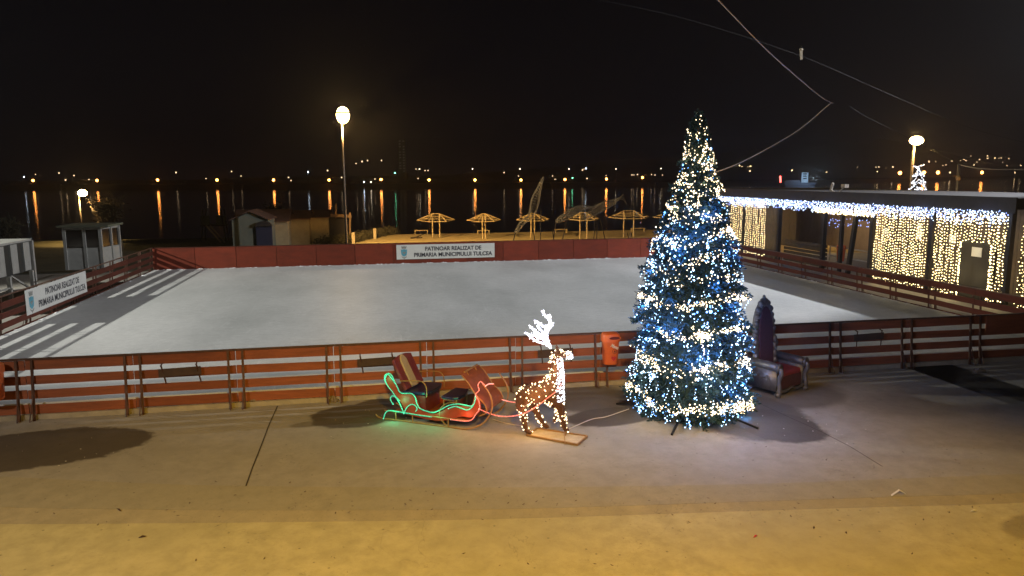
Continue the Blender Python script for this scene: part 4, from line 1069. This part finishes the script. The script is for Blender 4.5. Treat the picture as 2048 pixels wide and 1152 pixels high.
c0, c1, c2, c3 = (kx0,KY,0), (kx1,KY+.2,0), (kx1+.35,KY+kd,0), (kx0+.2,KY+kd,0)
kwall(c0, c1); kwall(c1, c2); kwall(c2, c3); kwall(c3, c0)
mb = MB(); mb.box(((kx0+kx1)/2+.15, KY+kd/2, kz+.05), (kw+.75, kd+.5, .09)); mb.build('roof', mat('mossy roof', (.12,.13,.09), .8), ks)
# chiller
q1 = aX(68, 585, -12.5); 
CX = -13.0
cy0 = aX(66, 560, CX).y
ch = thing('chiller_unit', 'white and dark panelled cooling unit on a steel stand at left edge', 'cooling unit', (CX, cy0, 0))
zt = aX(66, 480, CX).z; zb = aX(66, 540, CX).z
mb = MB(); mb.box((CX-1.2, cy0-2.8, (zt+zb)/2), (2.3, 5.6, zt-zb)); mb.build('casing', mat('dark grille', (.03,.032,.03), .6, 0, .3, 20), ch)
for k in range(6):
    mb = MB(); mb.box((CX-.03, cy0-.25-k*1.0, (zt+zb)/2), (.05, .5, zt-zb-.08)); mb.build('side_panel', M_white, ch)
mb = MB(); mb.box((CX-1.2, cy0-2.8, zt+.04), (2.5, 5.8, .08)); mb.box((CX-1.4, cy0-1.8, zt+.16), (1.2, 1.5, .16)); mb.build('top_cover', M_white, ch)
for dx in (0, -2.2):
    for k in range(4):
        mb = MB(); mb.box((CX+dx, cy0-.05-k*1.8, zb/2), (.12,.12,zb)); mb.build('leg', M_white, ch)
mb = MB(); mb.bar((CX,cy0-.1,zb*.1), (CX,cy0-1.7,zb), .06, .06); mb.bar((CX,cy0-1.9,zb*.5), (CX,cy0-5,zb*.5), .05, .05); mb.box((CX+.0,cy0+.12,(zt)/2), (.16,.12,zt)); mb.build('brace', M_white, ch)
q = aX(0, 455, CX-2.5)
mb = MB(); mb.box((CX-2.6, cy0-4.6, zt+.55), (1.4,2.0,.9)); mb.box((CX-2.6, cy0-4.6, zt+.05), (1.5,2.1,.1))
tag(mb.build('metal_cabinet', M_white, bevel=.01), 'pale metal cabinet standing on top of the cooling unit', 'cabinet')
# tube A-frames and a low wall near the kiosk
af = thing('swing_frame', 'thin dark tube frame on the grass right of the kiosk', 'frame', gp(225,500,-.6))
mb = MB()
for xa in (196, 232):
    a = aY(xa,498,50); b_ = aY(xa+7,468,50); c_ = aY(xa+15,498,50); mb.tube([a,b_,c_], .03, 5)
mb.tube([aY(203,468,50), aY(239,468,50)], .03, 5); mb.build('tubes', M_pole, af)

# ================================================================== SHEDS
SY = 56.0
def shed(label, x0, x1, yeave, yridge, ybase, Yf, dep, wallm, roofm, shear=.0, gable=False):
    a = aY(x0, yeave, Yf); b_ = aY(x1, yeave-6, Yf+.0); rz = aY((x0+x1)/2, yridge, Yf+dep/2).z; g0 = gz(Yf)
    t = thing('shed', label, 'shed', (a.x, Yf, g0), 'row of beach sheds')
    mb = MB(); W_ = b_.x-a.x; ze = a.z
    mb.box(((a.x+b_.x)/2, Yf+dep/2, (ze+g0)/2), (W_, dep, ze-g0)); 
    if gable: mb.prism([(a.x,Yf+.001,ze),(a.x,Yf+dep-.001,ze),(a.x,Yf+dep/2,rz-.03)], (W_,0,0))
    mb.build('wall', wallm, t)
    mb = MB()
    for s_ in (-1, 1):
        ye = Yf-.25 if s_ < 0 else Yf+dep+.25
        mb.prism([(a.x-.2, ye, ze-.08), (a.x-.2, Yf+dep/2, rz), (b_.x+.15, Yf+dep/2, rz), (b_.x+.15, ye, ze-.08)], (0,0,.06))
    mb.build('roof', roofm, t)
    return t
M_shw = mat('yellow grey render', (.38,.32,.20), .85, 0, .15, 2); M_shg = mat('grey panel wall', (.14,.15,.12), .8, 0, .12, 2); M_rr = mat('reddish roof sheet', (.11,.06,.045), .7, 0, .25, 2)
shed('nearest shed of the row with gabled front and blue entrance', 470, 575, 442, 420, 490, 55, 4.2, M_shw, M_rr)
shed('middle shed of the row with pink brown roof', 575, 617, 437, 422, 486, 57, 4.0, M_shw, M_rr)
shed('last shed of the row at the river end, roof slightly higher', 617, 656, 434, 421, 480, 59, 4.0, M_shw, M_rr)
# gabled front block with dark entrance
a = aY(463, 436, 51.5); b_ = aY(536, 440, 51.5); g0 = gz(51.5)
t = thing('shed', 'grey gabled end block of the shed row with blue entrance', 'shed', (a.x, 51.5, g0), 'row of beach sheds')
ap = aY(497, 424, 51.5).z; ze = aY(500,440,51.5).z
mb = MB(); mb.prism([(a.x,51.5,g0),(b_.x,51.5,g0),(b_.x,51.5,ze),((a.x+b_.x)/2,51.5,ap),(a.x,51.5,ze)], (0,3.4,0)); mb.build('wall', M_shg, t)
mb = MB(); 
mb.prism([(a.x-.15,51.3,ze-.03),((a.x+b_.x)/2,51.3,ap+.04),((a.x+b_.x)/2,51.3,ap+.1),(a.x-.15,51.3,ze+.03)], (0,3.7,0))
mb.prism([(b_.x+.15,51.3,ze-.03),((a.x+b_.x)/2,51.3,ap+.04),((a.x+b_.x)/2,51.3,ap+.1),(b_.x+.15,51.3,ze+.03)], (0,3.7,0)); mb.build('roof', M_rr, t)
e0 = aY(511,450,51.3); e1 = aY(543,450,51.3)
mb = MB(); mb.box(((e0.x+e1.x)/2, 51.42, (g0+e0.z)/2), (e1.x-e0.x, .14, e0.z-g0)); mb.build('entrance', mat('dark blue cloth', (.02,.022,.05), .8), t)
mb = MB(); P = [((e0.x+e1.x)/2+(e1.x-e0.x)/2*1.05*math.cos(q), 51.2, e0.z-.1+.35*math.sin(q)) for q in [math.pi*k/10 for k in range(11)]]; mb.prism(P, (0,.4,0)); mb.build('awning', M_dwood, t)
# dark hut and boards right of the sheds
q0 = aY(658,434,60); q1 = aY(690,434,60)
hut = thing('hut', 'dark open hut with boards right of the sheds', 'hut', (q0.x,60,-.8))
mb = MB(); mb.box(((q0.x+q1.x)/2,61,(q0.z-.8)/2-.0), (q1.x-q0.x,2,q0.z+.8)); mb.build('wall', M_dwood, hut)
mb = MB(); mb.bar(aY(655,430,59.8), aY(703,433,59.8), .1, .25); mb.bar(aY(672,436,59.7), aY(672,408,59.7), .18, .12); mb.bar(aY(700,470,59.7), aY(700,425,59.7), .14, .14); mb.build('boards', mat('raw timber', (.20,.13,.08), .8), hut)
# brushwood hedge
def twiggy(label, name, pts, h, n, m_, cat):
    mb = MB()
    for k in range(n):
        t_ = rr.random()*(len(pts)-1); i = int(t_); a_, b2 = pts[i], pts[i+1]; p = a_+(b2-a_)*(t_-i)+Vector((rr.gauss(0,.25), rr.gauss(0,.3), 0))
        d = Vector((rr.gauss(0,.35), rr.gauss(0,.3), 1)).normalized(); L_ = h*rr.uniform(.4, 1.1); s_ = Vector((rr.uniform(.02,.05),0,0))
        mid = p+d*L_*.5
        mb.add([p-s_*.3, p+s_*.3, p+d*L_], [(0,1,2)])
        for j in range(3):
            q = p+d*L_*rr.uniform(.2,1); l = Vector((rr.gauss(0,.12), rr.gauss(0,.1), rr.uniform(-.03,.15))); mb.add([q, q+l+Vector((0,0,.03)), q+l*.8-Vector((0,0,.05))], [(0,1,2)])
    o_ = mb.build(name, m_); return tag(o_, label, cat)
M_bush = mat('winter shrub', (.045,.040,.022), .9, 0, .4, 2)
twiggy('dark clipped hedge running from the sheds towards the beach', 'hedge', [gp(640,492,-.8), gp(700,486,-.8), gp(745,475,-.8), gp(788,468,-.8)], .75, 1500, M_bush, 'hedge')
for i, (x, y) in enumerate(((707,482),(750,472))):
    mb = MB(); p = gp(x, y+6, -.8); mb.box((p.x, p.y, -.35), (.25,.25,.9)); tag(mb.build('stone_post', M_plank, bevel=.02), ['pale stone post at the near end of the hedge','pale stone post halfway along the hedge'][i], 'post')
# bare lit shrubs / tree crowns by the water left
def bare_tree(label, base, h, m_, n=260, spread=.5):
    base = Vector(base); t = thing('tree', label, 'tree', base); mb = MB(); mb.tube([base, base+Vector((0,0,h*.5))], [.12,.06], 6); mb.build('trunk', m_, t)
    mb = MB()
    for k in range(n):
        a_ = base+Vector((rr.gauss(0,.1*h*spread), rr.gauss(0,.1*h*spread), h*rr.uniform(.3,.7))); d = Vector((rr.gauss(0,.7), rr.gauss(0,.7), .7)).normalized(); L_ = h*.35*rr.random()
        p1_ = a_+d*L_; s_ = Vector((.03,0,0)); mb.add([a_-s_, a_+s_, p1_], [(0,1,2)])
        for j in range(4):
            q = a_+d*L_*rr.random(); l = Vector([rr.gauss(0,.25) for _ in range(3)]); mb.add([q, q+l, q+l*.8+Vector((0.06,0,.05))], [(0,1,2)])
    mb.build('crown', m_, t); return t
M_tw = mat('bare twigs', (.028,.02,.012), .9)
bare_tree('bare twiggy tree around the low street lamp by the water', (aY(205,400,64).x, 64.5, -.8), 4.2, M_tw, 420)
bare_tree('low bare shrub behind the nearest shed roof', (aY(548,420,63).x, 63, -.8), 3.6, M_tw, 200)
bare_tree('bare shrub behind the cooling unit at the far left', (aY(20,470,58).x, 58, -.8), 2.6, M_bush, 300)
# playground tower
p = gp(428, 483, -.8)
pl = thing('play_tower', 'dark playground tower with ladder and slide by the water', 'play tower', p)
mb = MB()
for dx in (-.8, .8):
    for dy_ in (0, 1.2): mb.tube([p+Vector((dx*1.15,dy_,0)), p+Vector((dx*.9,dy_,2.6))], .06, 5)
mb.box(p+Vector((0,.6,1.3)), (1.9,1.4,.1)); mb.build('frame', M_tw, pl)
mb = MB(); mb.box(p+Vector((-.6,.1,1.7)), (.7,.06,.8)); mb.box(p+Vector((.6,.1,1.7)), (.7,.06,.8)); mb.build('side_board', mat('dull green board', (.07,.075,.05), .8), pl)
mb = MB(); mb.bar(p+Vector((-.5,-.1,1.3)), p+Vector((.7,-.9,0)), .08, .08); mb.bar(p+Vector((-.2,-.1,1.3)), p+Vector((1.0,-.9,0)), .08, .08); mb.build('slide', M_plank, pl)

# ================================================================== BEACH SHELTERS, BENCHES
M_ysteel = mat('cream painted steel', (.42,.33,.18), .55, 0, .15, 5)
def shelter(label, xc, yrim, ybase, xl, xr, two):
    b_ = gp(xc, ybase, -.8); Y = b_.y; a = aY(xl, yrim, Y).x; c = aY(xr, yrim, Y).x; zr = aY(xc, yrim, Y).z; za = aY(xc, yrim-12.5, Y).z; cx = (a+c)/2; hw = (c-a)/2
    t = thing('beach_shelter', label, 'beach shelter', (cx, Y, -.8), 'slatted beach shelters on the sand')
    corners = [(cx-hw,Y,zr),(cx-hw*.45,Y-hw*.8,zr-.06),(cx+hw*.5,Y-hw*.8,zr-.06),(cx+hw,Y,zr),(cx+hw*.45,Y+hw*.8,zr+.0),(cx-hw*.45,Y+hw*.8,zr)]
    apx = (cx-two, Y, za), (cx+two, Y, za)
    mb = MB()
    for i in range(6):
        mb.tube([corners[i], corners[(i+1) % 6]], .035, 5)
        ap_ = apx[0] if i in (0,1,5) else apx[1]; mb.tube([corners[i], ap_], .035, 5)
        for f_ in (.35,.65):
            q0 = Vector(corners[i]).lerp(Vector(ap_), f_); j = (i+1) % 6; ap2 = apx[0] if j in (0,1,5) else apx[1]; q1 = Vector(corners[j]).lerp(Vector(ap2), f_); mb.tube([q0,q1], .022, 4)
    mb.tube(list(apx), .035, 5); mb.build('roof_frame', M_ysteel, t)
    for ap_ in apx:
        mb = MB(); mb.tube([(ap_[0], Y, -.8), ap_], .055, 6); mb.build('post', M_ysteel, t)
names = ['cream beach shelter nearest the sheds, first from the left','cream beach shelter behind the right end of the far banner','cream beach shelter half hidden by the upright fish sculpture','cream beach shelter behind the two leaning fish sculptures','widest cream beach shelter just left of the tree','cream beach shelter mostly hidden behind the tree']
for nm, (xc, yr, yb_, xl, xr, tw) in zip(names, [(873,440,476,834,909,.3),(968,440,478,934,1001,.12),(1065,439,477,1033,1098,.15),(1160,438,478,1136,1198,.3),(1255,434,474,1217,1298,.45),(1345,434,472,1307,1390,.4)]):
    shelter(nm, xc, yr, yb_, xl, xr, tw)
bn = ['bench under the first beach shelter','bench under the second beach shelter','bench behind the fish sculptures','bench under the widest beach shelter']
for nm, (x0, x1, y0, y1) in zip(bn, [(829,856,461,468),(954,979,461,468),(1109,1134,459,466),(1262,1289,457,463)]):
    p0 = gp(x0, y1, -.8); Y = p0.y; w_ = aY(x1, y1, Y).x-p0.x; z = aY(x0, y0, Y).z
    t = thing('bench', 'cream '+nm, 'bench', (p0.x, Y, -.8), 'benches on the beach')
    mb = MB(); mb.box((p0.x+w_/2, Y, z), (w_, .35, .06)); mb.build('seat', M_ysteel, t)
    for xx in (p0.x+.06, p0.x+w_-.06):
        mb = MB(); mb.box((xx, Y, (z-.8)/2-.015), (.07,.3,z+.8-.03)); mb.build('leg', M_ysteel, t)
# driftwood on the sand
mb = MB(); p = gp(833,476,-.75); mb.tube([p+Vector((-.5,0,0)), p+Vector((0,0,.08)), p+Vector((.6,.1,.3))], [.09,.07,.02], 5); mb.tube([p, p+Vector((.5,0,.05))], .05, 5)
tag(mb.build('driftwood', M_tw), 'dark piece of driftwood lying on the sand', 'driftwood')

# ================================================================== FISH SCULPTURES
M_wiregrey = mat('grey wire mesh', (.10,.10,.10), .6, .2)
def fish(label, up_, lo_, Y, legs, tailp=None):
    t = thing('fish_sculpture', label, 'sculpture', gp(*legs[0][1], -.4), 'fish sculptures behind the rink')
    U = smooth_path([aY(x, y, Y) for x, y in up_], 5); L_ = smooth_path([aY(x, y, Y) for x, y in lo_], 5); n = min(len(U), len(L_))
    mb = MB()
    for dy_ in (-.14, .14):
        mb.tube([p+Vector((0,dy_,0)) for p in U], .022, 4); mb.tube([p+Vector((0,dy_,0)) for p in L_], .022, 4)
    mb.build('outline', M_wiregrey, t)
    mb = MB()
    for i in range(0, n, 1):
        a_, b2 = U[int(i*(len(U)-1)/(n-1))], L_[int(i*(len(L_)-1)/(n-1))]; m_ = (a_+b2)/2; h = (a_-b2).length*.5
        mb.tube([a_, m_+Vector((0,-.25*h-.1,0)), b2, m_+Vector((0,.25*h+.1,0))], .010, 3, closed=True)
    mb.build('wire_ribs', M_wiregrey, t)
    if tailp:
        mb = MB()
        for P in tailp: mb.tube(smooth_path([aY(x, y, Y) for x, y in P], 4), .018, 4)
        mb.build('tail', M_wiregrey, t)
    for a_, b2 in legs:
        mb = MB(); mb.tube([aY(*a_, Y), aY(*b2, Y)], .035, 5); mb.build('leg', M_black, t)
fish('tall upright fish sculpture of grey wire on dark legs', [(1030,465),(1040,445),(1058,428),(1063,400),(1075,375),(1087,354)], [(1033,466),(1048,448),(1068,430),(1077,405),(1081,380),(1087,354)], 48,
     [((1031,464),(1026,486)), ((1065,440),(1070,486))], [[(1058,430),(1050,446),(1038,452)],[(1068,436),(1085,438),(1098,443)]])
fish('low fish sculpture of grey wire diving to the left', [(1111,443),(1128,428),(1150,414),(1170,411),(1184,415)], [(1113,445),(1135,438),(1152,428),(1170,418),(1184,415)], 48.6,
     [((1112,444),(1106,486)), ((1135,436),(1124,484)), ((1105,460),(1108,484))], [[(1111,441),(1122,430),(1132,428)],[(1111,444),(1120,446),(1130,440)],[(1184,415),(1194,406)],[(1184,415),(1192,420)]])
fish('long leaning fish sculpture of grey wire with raised tail', [(1165,436),(1185,418),(1205,405),(1225,400),(1240,395)], [(1165,437),(1190,430),(1208,420),(1228,408),(1240,395)], 49,
     [((1190,440),(1187,486)), ((1200,436),(1212,486)), ((1195,440),(1193,486))], [[(1240,395),(1248,388)],[(1236,398),(1248,400),(1254,410)],[(1240,396),(1250,396)]])
for i, (x, y0, y1) in enumerate(((1082,420,482),(1254,465,484),(1262,465,486))):
    mb = MB(); mb.tube([aY(x, y0, 47), aY(x-1 if i < 1 else x+6, y1+2, 47)], .03, 5); tag(mb.build('stake', M_black), ['thin dark stake right of the upright fish sculpture','dark stake under the widest shelter, left one','dark slanting stake under the widest shelter, right one'][i], 'stake')

# ================================================================== FAR BANK LIGHTS
M_fo = emis('far orange lamp', (1.0, .32, .06), 26, True); M_fw = emis('far white lamp', (1.0, .80, .55), 8, True); M_fg = emis('far green lamp', (.2, 1.0, .5), 12, True); M_fr = emis('red neon', (1.0, .10, .08), 8, True); M_fs = emis('far house light', (1.0, .68, .38), 3.2, False); M_fs2 = emis('hillside light', (1.0, .66, .34), 8, False); M_fbl = emis('far blue white light', (.7, .85, 1.0), 12, True)
M_fpole = mat('far pole', (.06,.05,.04), .8)
def far_lamp(label, x, y, m_, r, group, Yd=10, pole=True):
    d = ray(x, y); Xg = d.x/d.y*500; Y = fbY(Xg)+Yd; Xg = d.x/d.y*Y; Y = fbY(Xg)+Yd; p = aY(x, y, Y)
    if p.z < 1.2: p = Vector((p.x, p.y, 1.2))
    t = thing('far_lamp', label, 'lamp', (p.x, p.y, .3), group)
    mb = MB(); mb.ball(p, r, 6, 4); mb.build('bulb', m_, t, True)
    if pole: mb = MB(); mb.tube([(p.x,p.y+r,.3),(p.x,p.y+r,p.z)], .12, 4); mb.build('pole', M_fpole, t)
ol = [(66,361),(194,361),(315,360),(434,360),(547,360),(658,360),(762,359),(858,360),(950,360),(1042,360),(1130,359),(1213,358),(1285,355)]
for i, (x, y) in enumerate(ol):
    far_lamp(ORD[i]+' orange promenade lamp from the left across the river', x, y, M_fo, .85, 'orange promenade lamps on the far bank', 4)
for i, (x, y) in enumerate(((839,338),(945,338),(1040,338),(1138,338),(1232,338),(1322,337))):
    far_lamp(ORD[i]+' tall white lamp from the left across the river', x, y, M_fw, .38, 'tall white lamps on the far bank', 30)
for i, (x, y, m_, nm) in enumerate(((728,364,M_fbl,'bluish white lamp low on the far bank left of centre'),(742,364,M_fw,'yellowish lamp beside the bluish one on the far bank'),(790,346,M_fg,'green lamp left of the tower on the far bank'),(1145,356,M_fg,'green lamp beside an orange one on the far bank'),(1172,337,M_fbl,'bluish lamp high above the far bank near the centre'),(616,344,M_fbl,'blue white lamp on the far bank above the sheds'),(48,354,M_fbl,'blue white lamp at the far left of the far bank'),(71,349,M_fs,'small faint lamp above the leftmost far lamps'),(832,338,M_fs,'small lamp touching the first tall white lamp'))):
    far_lamp(nm, x, y, m_, .40 if m_ is not M_fs else .3, None, 8)
for i, (x, y) in enumerate(((1800,346),(1848,345),(1876,345),(1964,345))):
    far_lamp(ORD[i]+' orange lamp from the left on the right hand far shore', x, y, M_fo, 1.9, 'orange lamps on the right hand far shore', 4)
small = [(118,346),(131,360),(148,351),(178,359),(352,345),(412,357),(463,343),(482,352),(577,355),(582,361),(655,341),(683,355),(707,364),(712,327),(724,323),(735,321),(763,321),(750,358),(770,363),(782,364),(795,364),(850,341),(856,341),(836,357),(827,364),(1008,345),(1037,352),(1105,352),(1110,359),(1112,360),(1165,340),(1168,338),(1212,351),(1264,350),(1268,350),(1275,349),(1303,349),(1310,350),(1325,350),(1174,357)]
hill = [(1418,352),(1440,352),(1479,331),(1484,334),(1490,335),(1496,334),(1501,333),(1564,336),(1569,334),(1574,336),(1581,335),(1586,337),(1590,335),(1584,341),(1643,335),(1645,337),(1653,345),(1628,363),(1638,364),(1680,349),(1691,336),(1697,338),(1701,357),(1711,348),(1708,338),(1715,335),(1719,338),(1732,336),(1735,338),(1752,335),(1755,343),(1758,334),(1772,337),(1786,334),(1858,323),(1872,323),(1886,331),(1892,330),(1904,322),(1921,321),(1928,319),(1932,321),(1942,312),(1954,324),(1959,319),(1975,312),(1975,317),(1990,316),(1998,317),(2002,316),(2018,317),(2014,331),(2042,331),(1967,356),(1971,358),(1500,342),(2030,345),(1948,330),(2005,325),(1900,345)]
for x, y in small:
    t = aY(x, y, 700); mb = MB(); mb.ball(t, rr.uniform(.45,.75), 5, 3); tag(mb.build('house_light', M_fs), 'tiny warm window light in the dark town across the river', 'window light', 'tiny lights of the town across the river')
for x, y in hill:
    t = aY(x, y, 1900); 
    d = ray(x, y); Xg = d.x/d.y*1200
    Y = fbY(Xg)+ (300 if y > 340 else 620); t = aY(x, y, Y); hz_ = t.z
    mb = MB(); mb.ball(t, rr.uniform(.0006,.0013)*Y, 5, 3); tag(mb.build('house_light', M_fs2), 'tiny warm light on the dark hillside across the river', 'window light', 'tiny lights on the hillside')
# tower block
p = aY(805, 352, 720); tp = aY(805, 278, 720)
tw = thing('tower_block', 'faint tall tower with rows of dim windows across the river', 'tower', (p.x, 720, 0))
mb = MB(); mb.box((p.x, 725, tp.z/2), (7, 8, tp.z)); mb.build('wall', M_bank, tw)
M_dimw = emis('dim windows', (.5,.55,.5), .035)
for r_ in range(12):
    for c_ in (-1.7, 1.7):
        if rr.random() < .8: mb = MB(); mb.box((p.x+c_, 720.9, tp.z-2-r_*2.6), (1.8, .2, 1.3)); mb.build('window', M_dimw, tw)
# lit tree and pale gable on far bank
bare_tree('orange lit tree beside the tower across the river', (aY(812,360,505).x, 505, .5), 8.5, mat('lit foliage', (.25,.15,.04), .9), 300, .9)
# boat and red beacon
p = aY(1600, 366, 452)
bt = thing('river_boat', 'pale boat with tall white wheelhouse moored across the river', 'boat', (p.x, 452, -2.5))
M_boat = emis('lit boat paint', (.30,.45,.6), .0, base=(.4,.5,.55)); M_hull = mat('dull hull', (.10,.12,.18), .6)
h0, h1 = aY(1568,366,452).x, aY(1625,366,452).x
mb = MB(); mb.prism([(h0,450,-2.4),(h1,450,-2.4),(h1+2,450,-.3),(h0-1.5,450,-.3)], (0,5,0)); mb.build('hull', M_hull, bt)
c0, c1 = aY(1601,345,452), aY(1613,366,452)
mb = MB(); mb.box(((c0.x+c1.x)/2, 452, (c0.z-.5)/2), (c1.x-c0.x, 3, c0.z+.5)); mb.build('wheelhouse', mat('pale wheelhouse', (.45,.55,.65), .6), bt)
for k in range(3):
    mb = MB(); mb.box(((c0.x+c1.x)/2, 450.4, c0.z-1.0-k*1.5), ((c1.x-c0.x)*.55, .1, .7)); mb.build('window', M_glass, bt)
mb = MB(); mb.box(((h0+c0.x)/2, 452, .4), (c0.x-h0-1, 2.5, 1.6)); mb.build('deck_house', M_hull, bt)
lamp('deck_lamp', 'POINT', Vector(((c0.x+c1.x)/2, 441, 3))-Vector(bt.location), 3500, (.6,.8,1), .3, parent=bt)
p = aY(1560.5, 352, 440); q = aY(1561, 366, 440)
be = thing('beacon', 'red neon column standing in the river left of the boat', 'beacon', (p.x, 440, -2.5))
mb = MB(); mb.tube([(q.x,440,q.z+.4),(p.x,440,p.z)], .55, 8); mb.build('neon_tube', M_fr, be)
mb = MB(); mb.tube([(q.x,440,-2.5),(q.x,440,q.z+.4)], .5, 8); mb.build('base', M_hull, be)
# satellite dish bits on pavilion roof
q = aY(1665,382,30); 
for i, (P, lb) in enumerate((([(1662,380),(1666,366)], 'short white bent tube on the pavilion roof'), ([(1679,379),(1690,372)], 'thin pale antenna on the pavilion roof'))):
    a_, b2 = aX(*P[0], 20.6), aX(*P[1], 20.6); b2z = b2
    mb = MB()
    if i == 0: mb.tube(smooth_path([Vector((a_.x, a_.y-.2, 3.61)), Vector((a_.x, a_.y, a_.z)), b2], 4), .06, 6)
    else: mb.tube([Vector((a_.x, a_.y, 3.61)), Vector((b2.x, b2.y, b2.z))], .03, 5); mb.box(b2, (.2,.25,.15))
    tag(mb.build('vent_pipe' if i == 0 else 'antenna', M_gal), lb, 'pipe' if i == 0 else 'antenna')

# ================================================================== SMALL THINGS ON THE GROUND
M_leaf = mat('dead leaf', (.06,.03,.015), .9); M_paper = mat('white paper', (.62,.6,.55), .7); M_stone = mat('broken concrete', (.16,.13,.1), .95, 0, .3, 10, .6)
mb = MB()
for k in range(420):
    x = rr.uniform(0, 2048); y = rr.uniform(840, 1150) if rr.random() < .35 else rr.uniform(985, 1050); z = .004 if y < 965 else (-.04 if y < 1048 else -.048)
    p = gp(x, y, z+.006); a = rr.uniform(0, 3.1); L_ = rr.choice([.005,.006,.007,.008,.010,.012,.016,.026]); d = Vector((math.cos(a), math.sin(a), 0))*L_; e = Vector((-d.y, d.x, 0))*.35
    if 965 <= y < 1048: 
        p = gp(x, y, .0); p.z = .01
    mb.add([p-d, p+e, p+d+Vector((0,0,L_*.3)), p-e], [(0,1,2,3)])
tag(mb.build('leaf_litter', M_leaf, kind='stuff'), 'scattered dead leaves and grit on the concrete', 'litter')
mb = MB()
for k in range(40):
    cx_, cy_ = rr.choice(((110,895),(110,895),(1560,850),(720,835),(1600,840)))
    p = gp(cx_+rr.gauss(0,70), cy_+rr.gauss(0,18), .008); mb.octa(p, rr.uniform(.004,.010), 1.5, 1.5, .6)
tag(mb.build('paper_scraps', M_paper, kind='stuff'), 'tiny white scraps lying on the darkened patches', 'litter')
p = gp(1795, 988, -.012)
mb = MB(); mb.prism([p+Vector((-.13,-.05,.0)), p+Vector((.02,-.01,.05)), p+Vector((.04,.03,.05)), p+Vector((-.10,.0,.0))], (0,0,.004)); mb.prism([p+Vector((.02,-.01,.05)), p+Vector((.10,-.05,.0)), p+Vector((.12,.0,.0)), p+Vector((.04,.03,.05))], (0,0,.004))
tag(mb.build('folded_card', M_paper), 'folded white card standing on the kerb at lower right', 'litter')
for i, (x, y, w_, m_, lb) in enumerate(((1948,1022,.05,M_paper,'small white wrapper on the concrete at lower right'),(285,1074,.045,M_leaf,'dark curled leaf on the concrete at lower left'),(1511,1073,.05,M_heart,'thin red strip on the concrete below the tree'),(1628,1056,.04,M_leaf,'dark leaf right of the red strip'),(1692,1066,.03,M_leaf,'tiny dark twig near the lower right'),(238,1020,.09,M_leaf,'dark twig on the kerb at lower left'))):
    z = -.046 if y > 1040 else -.03
    p = gp(x, y, z+.012); mb = MB(); a = .4*i
    mb.tube([p+Vector((-w_*math.cos(a),-w_*math.sin(a)*.5,.0)), p+Vector((0,0,.012)), p+Vector((w_*math.cos(a),w_*math.sin(a)*.5,.004))], [.004,.012,.003], 5)
    tag(mb.build('scrap', m_), lb, 'litter')
# rubble against the kerb
for i, (x, y, s_, lb) in enumerate(((505,808,.28,'largest chunk of broken concrete at the fence foot left of the sleigh'),(548,806,.16,'flat grey slab beside the largest concrete chunk'),(640,802,.14,'small concrete chunk at the fence post left of the sleigh'),(668,803,.15,'concrete chunk between the fence posts left of the sleigh'),(1045,784,.14,'dark stone at the fence foot behind the reindeer'),(1958,745,.16,'brown stone at the fence foot near the right edge'))):
    p = gp(x, y, 0); mb = MB()
    mb.ball(p+Vector((0,0,s_*.22)), s_, 9, 6, (1,.5,.38)); mb.v = [tuple(Vector(v)+Vector([mnoise.noise(Vector(v)*9+Vector((j*7,0,0)))*s_*.5 for j in range(3)])) for v in mb.v]
    tag(mb.build('rubble', M_stone), lb, 'rubble')

# ================================================================== AIR
hz = MB(); hz.box((500, 900, 45), (4400, 2100, 130))
ho = hz.build('haze', None, kind='stuff')
hm = bpy.data.materials.new('night haze'); hm.use_nodes = True; nt = hm.node_tree; nt.nodes.remove(nt.nodes['Principled BSDF'])
pv = nt.nodes.new('ShaderNodeVolumePrincipled'); pv.inputs['Density'].default_value = .00065; pv.inputs['Color'].default_value = (.9,.9,.9,1); pv.inputs['Anisotropy'].default_value = .82
nt.links.new(pv.outputs[0], nt.nodes['Material Output'].inputs['Volume']); ho.data.materials.append(hm)
tag(ho, 'thin night haze in the air over the river and rink', 'haze')
